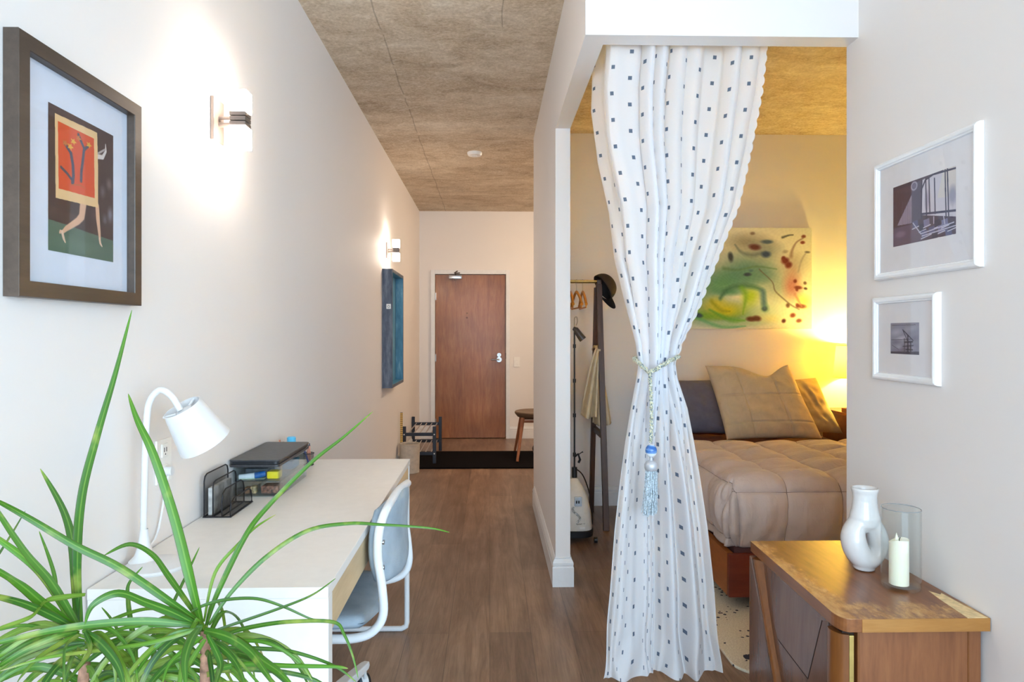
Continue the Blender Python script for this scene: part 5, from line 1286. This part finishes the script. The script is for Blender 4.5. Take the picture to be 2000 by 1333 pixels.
# ------------------------------------------------------------------ curtain
CUR = CURTAIN_ROWS[::-1]
zs = [r[0] for r in CUR]
def row(z): return [float(np.interp(z, zs, [r[k] for r in CUR])) for k in (1, 2, 3)]
def cur_pt(s, z):
    xl, yl, xr = row(z)
    yr = 2.470
    k = .16                                  # share of the cloth that turns along the side beam
    turn = max(0, min(1, (z - 1.45) / .6))
    bx = xl + (xr - xl) * (.05 * turn + .14 * (1 - turn)); by = yr
    if s < k:
        q = s / k; x = xl + (bx - xl) * q; y = yl + .04 * (1 - turn) + (by - yl - .04 * (1 - turn)) * q
    else:
        q = (s - k) / (1 - k); x = bx + (xr - bx) * q; y = by
    low = max(0, min(1, (1.22 - z) / .55)); low = low * low * (3 - 2 * low)
    waist = math.exp(-((z - 1.19) / .16) ** 2)
    ph = 2 * PI * (8.6 * s + .42 * math.sin(2 * PI * s * 1.9 + .8) + .16 * math.sin(2 * PI * s * 4.3 + 1.1 * z))
    f = math.sin(ph) + .22 * math.sin(2 * ph + .6)
    f2 = math.sin(2 * PI * (3.1 * s + .30 * math.sin(2 * PI * s * 1.2 + 1) + .10 * z) + .6)
    edge = min(1, min(s, 1 - s) / .05)
    vary = .75 + .35 * math.sin(s * 17 + 1)
    off = (.026 * f * vary * (1 - .72 * low) + .040 * f2 * low) * (.3 + .7 * edge)
    side = .012 * math.cos(ph) * (1 - low) * edge
    n = Vector((0, 1, 0))
    if s < k:
        w_ = turn * turn * (3 - 2 * turn) * (1 - (s / k) ** 3)
        n = (n * (1 - w_) + Vector((.97, .24, 0)) * w_).normalized(); off = off * (1 - w_) + abs(off) * .8 * w_
    p = Vector((x + side, y, z)) + n * off
    p.y -= .045 * waist * math.sin(PI * min(1, max(0, (s - .05) / .9))) 
    if low > 0: p.y -= .02 * low
    if z < .35: p += Vector((.010 * math.sin(s * 20 + z * 16), .016 * math.sin(s * 26 - z * 14), 0)) * ((.35 - z) / .35) ** 1.5
    return p
NU, NV = 460, 300
z_top, z_bot = 2.47, .030
# dot columns follow the real length of the cloth, measured along its folds
ref = [cur_pt(i / NU, 1.95) for i in range(NU + 1)]
arc = [0.0]
for i in range(NU): arc.append(arc[-1] + (ref[i + 1] - ref[i]).length)
vs = []; uv = []
for j in range(NV + 1):
    z = z_bot + (z_top - z_bot) * j / NV
    for i in range(NU + 1):
        s = i / NU; p = cur_pt(s, z)
        if i > NU - 4 and z > 1.22:           # scalloped trim
            p.x += (.009 * abs(math.sin(PI * z / .042)) ** .7) * (i - (NU - 4)) / 4
        if z < .1:                             # uneven hem
            p.z += .018 * math.sin(s * 15) * (1 - z / .1) * .6
        vs.append(p); uv.append((arc[i], z))
fs = [(j * (NU + 1) + i, j * (NU + 1) + i + 1, (j + 1) * (NU + 1) + i + 1, (j + 1) * (NU + 1) + i) for j in range(NV) for i in range(NU)]
me = bpy.data.meshes.new('curtain_cloth'); me.from_pydata(vs, [], fs)
ul = me.uv_layers.new(name='UVMap'); li = np.array([v for f_ in fs for v in f_]); ul.data.foreach_set('uv', np.array(uv)[li].ravel())
me.polygons.foreach_set('use_smooth', [True] * len(fs))
c = NT('sheer_dotted_voile'); tc = c.n('ShaderNodeTexCoord'); sx = c.n('ShaderNodeSeparateXYZ'); c.l(tc.outputs['UV'], sx.inputs[0])
U = c.math('DIVIDE', sx.outputs[0], .066); col = c.math('FLOOR', U)
Vv = c.math('ADD', c.math('DIVIDE', sx.outputs[1], .098), c.math('FRACT', c.math('MULTIPLY', col, .382)))
du = c.math('ABSOLUTE', c.math('SUBTRACT', c.math('FRACT', U), .5)); dv = c.math('ABSOLUTE', c.math('SUBTRACT', c.math('FRACT', Vv), .5))
dot = c.math('MULTIPLY', c.math('LESS_THAN', du, .096), c.math('LESS_THAN', dv, .074))
weave = c.noise(tc.outputs['UV'], 700, 2)
cc = c.mix(dot, c.ramp(weave, [(.3, (236, 240, 248)), (.7, (250, 252, 255))]), lin((96, 112, 134)))
c.set(color=cc, rough=.8)
tl = c.n('ShaderNodeBsdfTranslucent'); c.l(cc, tl.inputs[0])
tr = c.n('ShaderNodeBsdfTransparent')
m1 = c.n('ShaderNodeMixShader'); m1.inputs[0].default_value = .38; c.l(c.b.outputs[0], m1.inputs[1]); c.l(tl.outputs[0], m1.inputs[2])
m2 = c.n('ShaderNodeMixShader'); c.l(c.math('SUBTRACT', .20, c.math('MULTIPLY', dot, .18)), m2.inputs[0]); c.l(m1.outputs[0], m2.inputs[1]); c.l(tr.outputs[0], m2.inputs[2]); c.l(m2.outputs[0], c.out.inputs[0])
me.materials.append(c.m)
t = thing('curtain', 'sheer white curtain with blue-grey square dots, gathered at the bedroom opening', 'curtain', (.7, 2.45, .03))
me.transform(Matrix.Translation(-OFF[t]))
o = bpy.data.objects.new('curtain_cloth', me); COL.objects.link(o); o.parent = t
m = MB(); m.cyl((.44, 2.49, 2.475), (1.30, 2.49, 2.475), .008, n=10); m.build('curtain_rail', M_white, t, smooth=True)

# tieback with tassel
M_rope = NT('blue_gold_cord'); v = M_rope.coord(); f = M_rope.noise(v, 170, 2); M_rope.set(color=M_rope.ramp(f, [(.35, (84, 96, 106)), (.45, (170, 182, 176)), (.55, (206, 196, 150)), (.66, (216, 222, 222))]), rough=.55); M_rope = M_rope.m
t = thing('tieback_tassel', 'blue and gold cord tieback with a ball and long tassel around the curtain', 'tieback', (.571, 2.37, 1.19))
def braid(path, R, r, turns, strands=3):
    m = MB(); P = smoothpath(path, 8); L = len(P)
    for k in range(strands):
        pts = []
        for i, p in enumerate(P):
            a = 2 * PI * (turns * i / L + k / strands); tg = (P[min(i + 1, L - 1)] - P[max(i - 1, 0)]).normalized()
            n1 = tg.orthogonal().normalized() if abs(tg.y) > .9 else tg.cross(Vector((0, 1, 0))).normalized(); n2 = tg.cross(n1)
            pts.append(p + n1 * R * math.cos(a) + n2 * R * math.sin(a))
        m.tube(pts, r, 6)
    return m
ringp = [(.700, 2.47, 1.212), (.692, 2.430, 1.214), (.665, 2.398, 1.208), (.630, 2.380, 1.192), (.595, 2.368, 1.173), (.570, 2.368, 1.163), (.553, 2.385, 1.178), (.540, 2.42, 1.196), (.538, 2.47, 1.206), (.58, 2.52, 1.21), (.66, 2.52, 1.212), (.700, 2.47, 1.212)]
braid(ringp, .0050, .0042, 26).build('waist_cord', M_rope, t, smooth=True)
braid([(.570, 2.362, 1.165), (.571, 2.350, 1.10), (.573, 2.347, 1.0), (.570, 2.346, .915)], .0048, .0040, 14).build('drop_cord', M_rope, t, smooth=True)
M_ball = NT('blue_marbled_ball'); f = M_ball.noise(M_ball.coord((.4, .4, 3)), 26, 3); M_ball.set(color=M_ball.ramp(f, [(.4, (52, 104, 178)), (.5, (126, 168, 214)), (.6, (224, 232, 240))]), rough=.2); M_ball = M_ball.m
MB().lathe([(0, -.023)] + [(.0205 * math.cos(a), .023 * math.sin(a)) for a in [-1.4 + k * .28 for k in range(11)]] + [(0, .023)], (.571, 2.345, .885), 28).build('ball', M_ball, t, smooth=True)
M_sil = simple('silver_grey_cap', (186, 188, 194), .35, .3)
MB().lathe([(0, .030), (.007, .030), (.007, .018), (.018, .014), (.024, .004), (.024, -.010), (.020, -.018), (0, -.018)], (.571, 2.345, .833), 28).build('tassel_cap', M_sil, t, smooth=True)
M_str = simple('silver_blue_strand', (170, 182, 190), .45, .2, .25, 200)
rs = random.Random(5); m = MB()
for k in range(90):
    a = rs.uniform(0, 2 * PI); r = .019 * math.sqrt(rs.random()); x, y = r * math.cos(a), r * math.sin(a) * .9
    L = rs.uniform(.145, .168); sp = rs.uniform(1.25, 1.6); ph = rs.uniform(0, 6)
    pts = [(.571 + x * (1 + (sp - 1) * q) - .008 * q * q, 2.345 + y * (1 + (sp - 1) * q * .7), .822 - L * q) for q in [i / 9 for i in range(10)]]
    pts = [(p[0] + .0014 * math.sin(ph + i * 1.9), p[1], p[2]) for i, p in enumerate(pts)]
    m.tube(pts, .0016, 5)
o = m.build('tassel_strands', M_str, t, smooth=True); o['kind'] = 'stuff'

# ------------------------------------------------------------------ plant
M_leafs = []
def leafmat():
    t = NT('leaf_green'); a = t.n('ShaderNodeAttribute'); a.attribute_name = 'tone'
    n = t.noise(t.coord((1, 1, 1)), 7, 2)
    c = t.ramp(a.outputs['Fac'], [(0, (40, 88, 44)), (.3, (64, 122, 34)), (.6, (84, 148, 34)), (.85, (150, 170, 74)), (1, (176, 158, 110))])
    c = t.mix(t.math('MULTIPLY', n, .4), c, lin((30, 66, 28)))
    n2 = t.noise(t.coord(), 16, 3, .6)
    c = t.mix(t.math('MULTIPLY', t.ramp(n2, [(.56, (0, 0, 0)), (.68, (1., 1., 1.))]), .6), c, lin((172, 178, 86)))
    e_ = t.n('ShaderNodeAttribute'); e_.attribute_name = 'rim'
    c = t.mix(t.math('MULTIPLY', t.math('GREATER_THAN', e_.outputs['Fac'], .86), .6), c, lin((70, 44, 40)))
    c = t.mix(t.math('MULTIPLY', t.math('LESS_THAN', e_.outputs['Fac'], .14), .35), c, lin((150, 190, 84)))
    t.set(color=c, rough=.32)
    tl = t.n('ShaderNodeBsdfTranslucent'); t.l(t.mix(.5, c, lin((140, 190, 40))), tl.inputs[0])
    mx = t.n('ShaderNodeMixShader'); mx.inputs[0].default_value = .28; t.l(t.b.outputs[0], mx.inputs[1]); t.l(tl.outputs[0], mx.inputs[2]); t.l(mx.outputs[0], t.out.inputs[0])
    return t.m
M_leaf = leafmat()
t = thing('dracaena_plant', 'potted dracaena with long narrow green leaves in front of the desk', 'potted plant', (-.50, 1.04, 0))
MB().lathe([(0, .001), (.10, .001), (.115, .02), (.135, .26), (.142, .262), (.142, .285), (.132, .285), (.128, .25), (0, .25)], (-.50, 1.04, 0), 40).build('pot', simple('grey_ceramic_pot', (170, 168, 164), .4), t, smooth=True)
MB().lathe([(0, .2505), (.127, .2505), (.127, .256), (0, .262)], (-.50, 1.04, 0), 32).build('soil', simple('dark_soil', (52, 38, 28), .95, var=.4, scale=90, bump=.6), t)
M_cane = simple('pinkish_brown_cane', (150, 112, 92), .75, var=.3, scale=60, bump=.5)
CR = {'A': Vector((-.600, 1.0, .868)), 'B': Vector((-.445, 1.05, .862)), 'C': Vector((-.54, 1.12, .75))}
for k, (bx, by) in zip('ABC', ((-.54, 1.02), (-.46, 1.04), (-.51, 1.09))):
    m = MB(); c_ = CR[k]; P = smoothpath([(bx, by, .255), (bx * .6 + c_.x * .4, by * .6 + c_.y * .4, .48), (c_.x, c_.y, c_.z - .16), (c_.x, c_.y, c_.z - (.055 if k == 'A' else .025))], 8)
    m.tube(P, [.012 - .005 * i / len(P) for i in range(len(P))], 12); m.build('cane', M_cane, t, smooth=True)
rs = random.Random(11)
def leaf(m, pts, w, tone, lay):
    rim = m.bm.verts.layers.float['rim']
    P = smoothpath(pts, 7); n = len(P); prev = None
    ang = rs.uniform(-.5, .5)
    for i, p in enumerate(P):
        q = i / (n - 1); tg = (P[min(i + 1, n - 1)] - P[max(i - 1, 0)]).normalized()
        view = Vector((0, -1, .25)).normalized()
        s = tg.cross(view)
        if s.length < .1: s = tg.cross(Vector((1, 0, 0)))
        s.normalize(); nn = s.cross(tg).normalized()
        tw = ang * math.sin(q * 3); s2 = s * math.cos(tw) + nn * math.sin(tw); n2 = -s * math.sin(tw) + nn * math.cos(tw)
        ww = w * .43 * min(1, .5 + 2.2 * q) * (1 - q ** 2.6) ** .8 + .0004
        vs = [m.bm.verts.new(p - s2 * ww), m.bm.verts.new(p + n2 * -ww * .22), m.bm.verts.new(p + s2 * ww)]
        tv = min(1, tone * .75 + (.38 * max(0, q - .82) / .18) + .10 * noise.noise(p * 30))
        for v in vs: v[lay] = max(0, tv)
        vs[0][rim] = 1.0; vs[2][rim] = 1.0; vs[1][rim] = 0.0
        if prev:
            for k in range(2): m.face([prev[k], prev[k + 1], vs[k + 1], vs[k]])
        prev = vs
def crown(k):
    m = MB(); m.bm.verts.layers.float.new('tone'); m.bm.verts.layers.float.new('rim'); lay = m.bm.verts.layers.float['tone']; rim = m.bm.verts.layers.float['rim']
    for cr, pts, w, tone in LEAVES:
        if cr == k: leaf(m, pts, w, tone, lay)
    c_ = CR[k]
    for i in range(26 if k != 'C' else 16):   # short lower leaves, arching down under the crown
        a = rs.uniform(0, 2 * PI); L = rs.uniform(.14, .26); up = rs.uniform(.0, .08); dr = rs.uniform(.05, .16)
        dx, dy = math.cos(a), math.sin(a) * .7
        z0 = c_.z - rs.uniform(.02, .12)
        pts = [(c_.x, c_.y, z0), (c_.x + dx * L * .3, c_.y + dy * L * .3, z0 + up * .5), (c_.x + dx * L * .7, c_.y + dy * L * .7, z0 + up * .2 - dr * .2), (c_.x + dx * L, c_.y + dy * L, z0 - dr)]
        pts = [(max(-.855, p[0]), min(1.38, p[1]), p[2]) for p in pts]
        leaf(m, pts, rs.uniform(.007, .014), rs.choice((.1, .3, .5, .9, 1.0)), lay)
    o = m.build('foliage', M_leaf, t, smooth=True, angle=180, norm=False)
    return o
for k in 'ABC': crown(k)
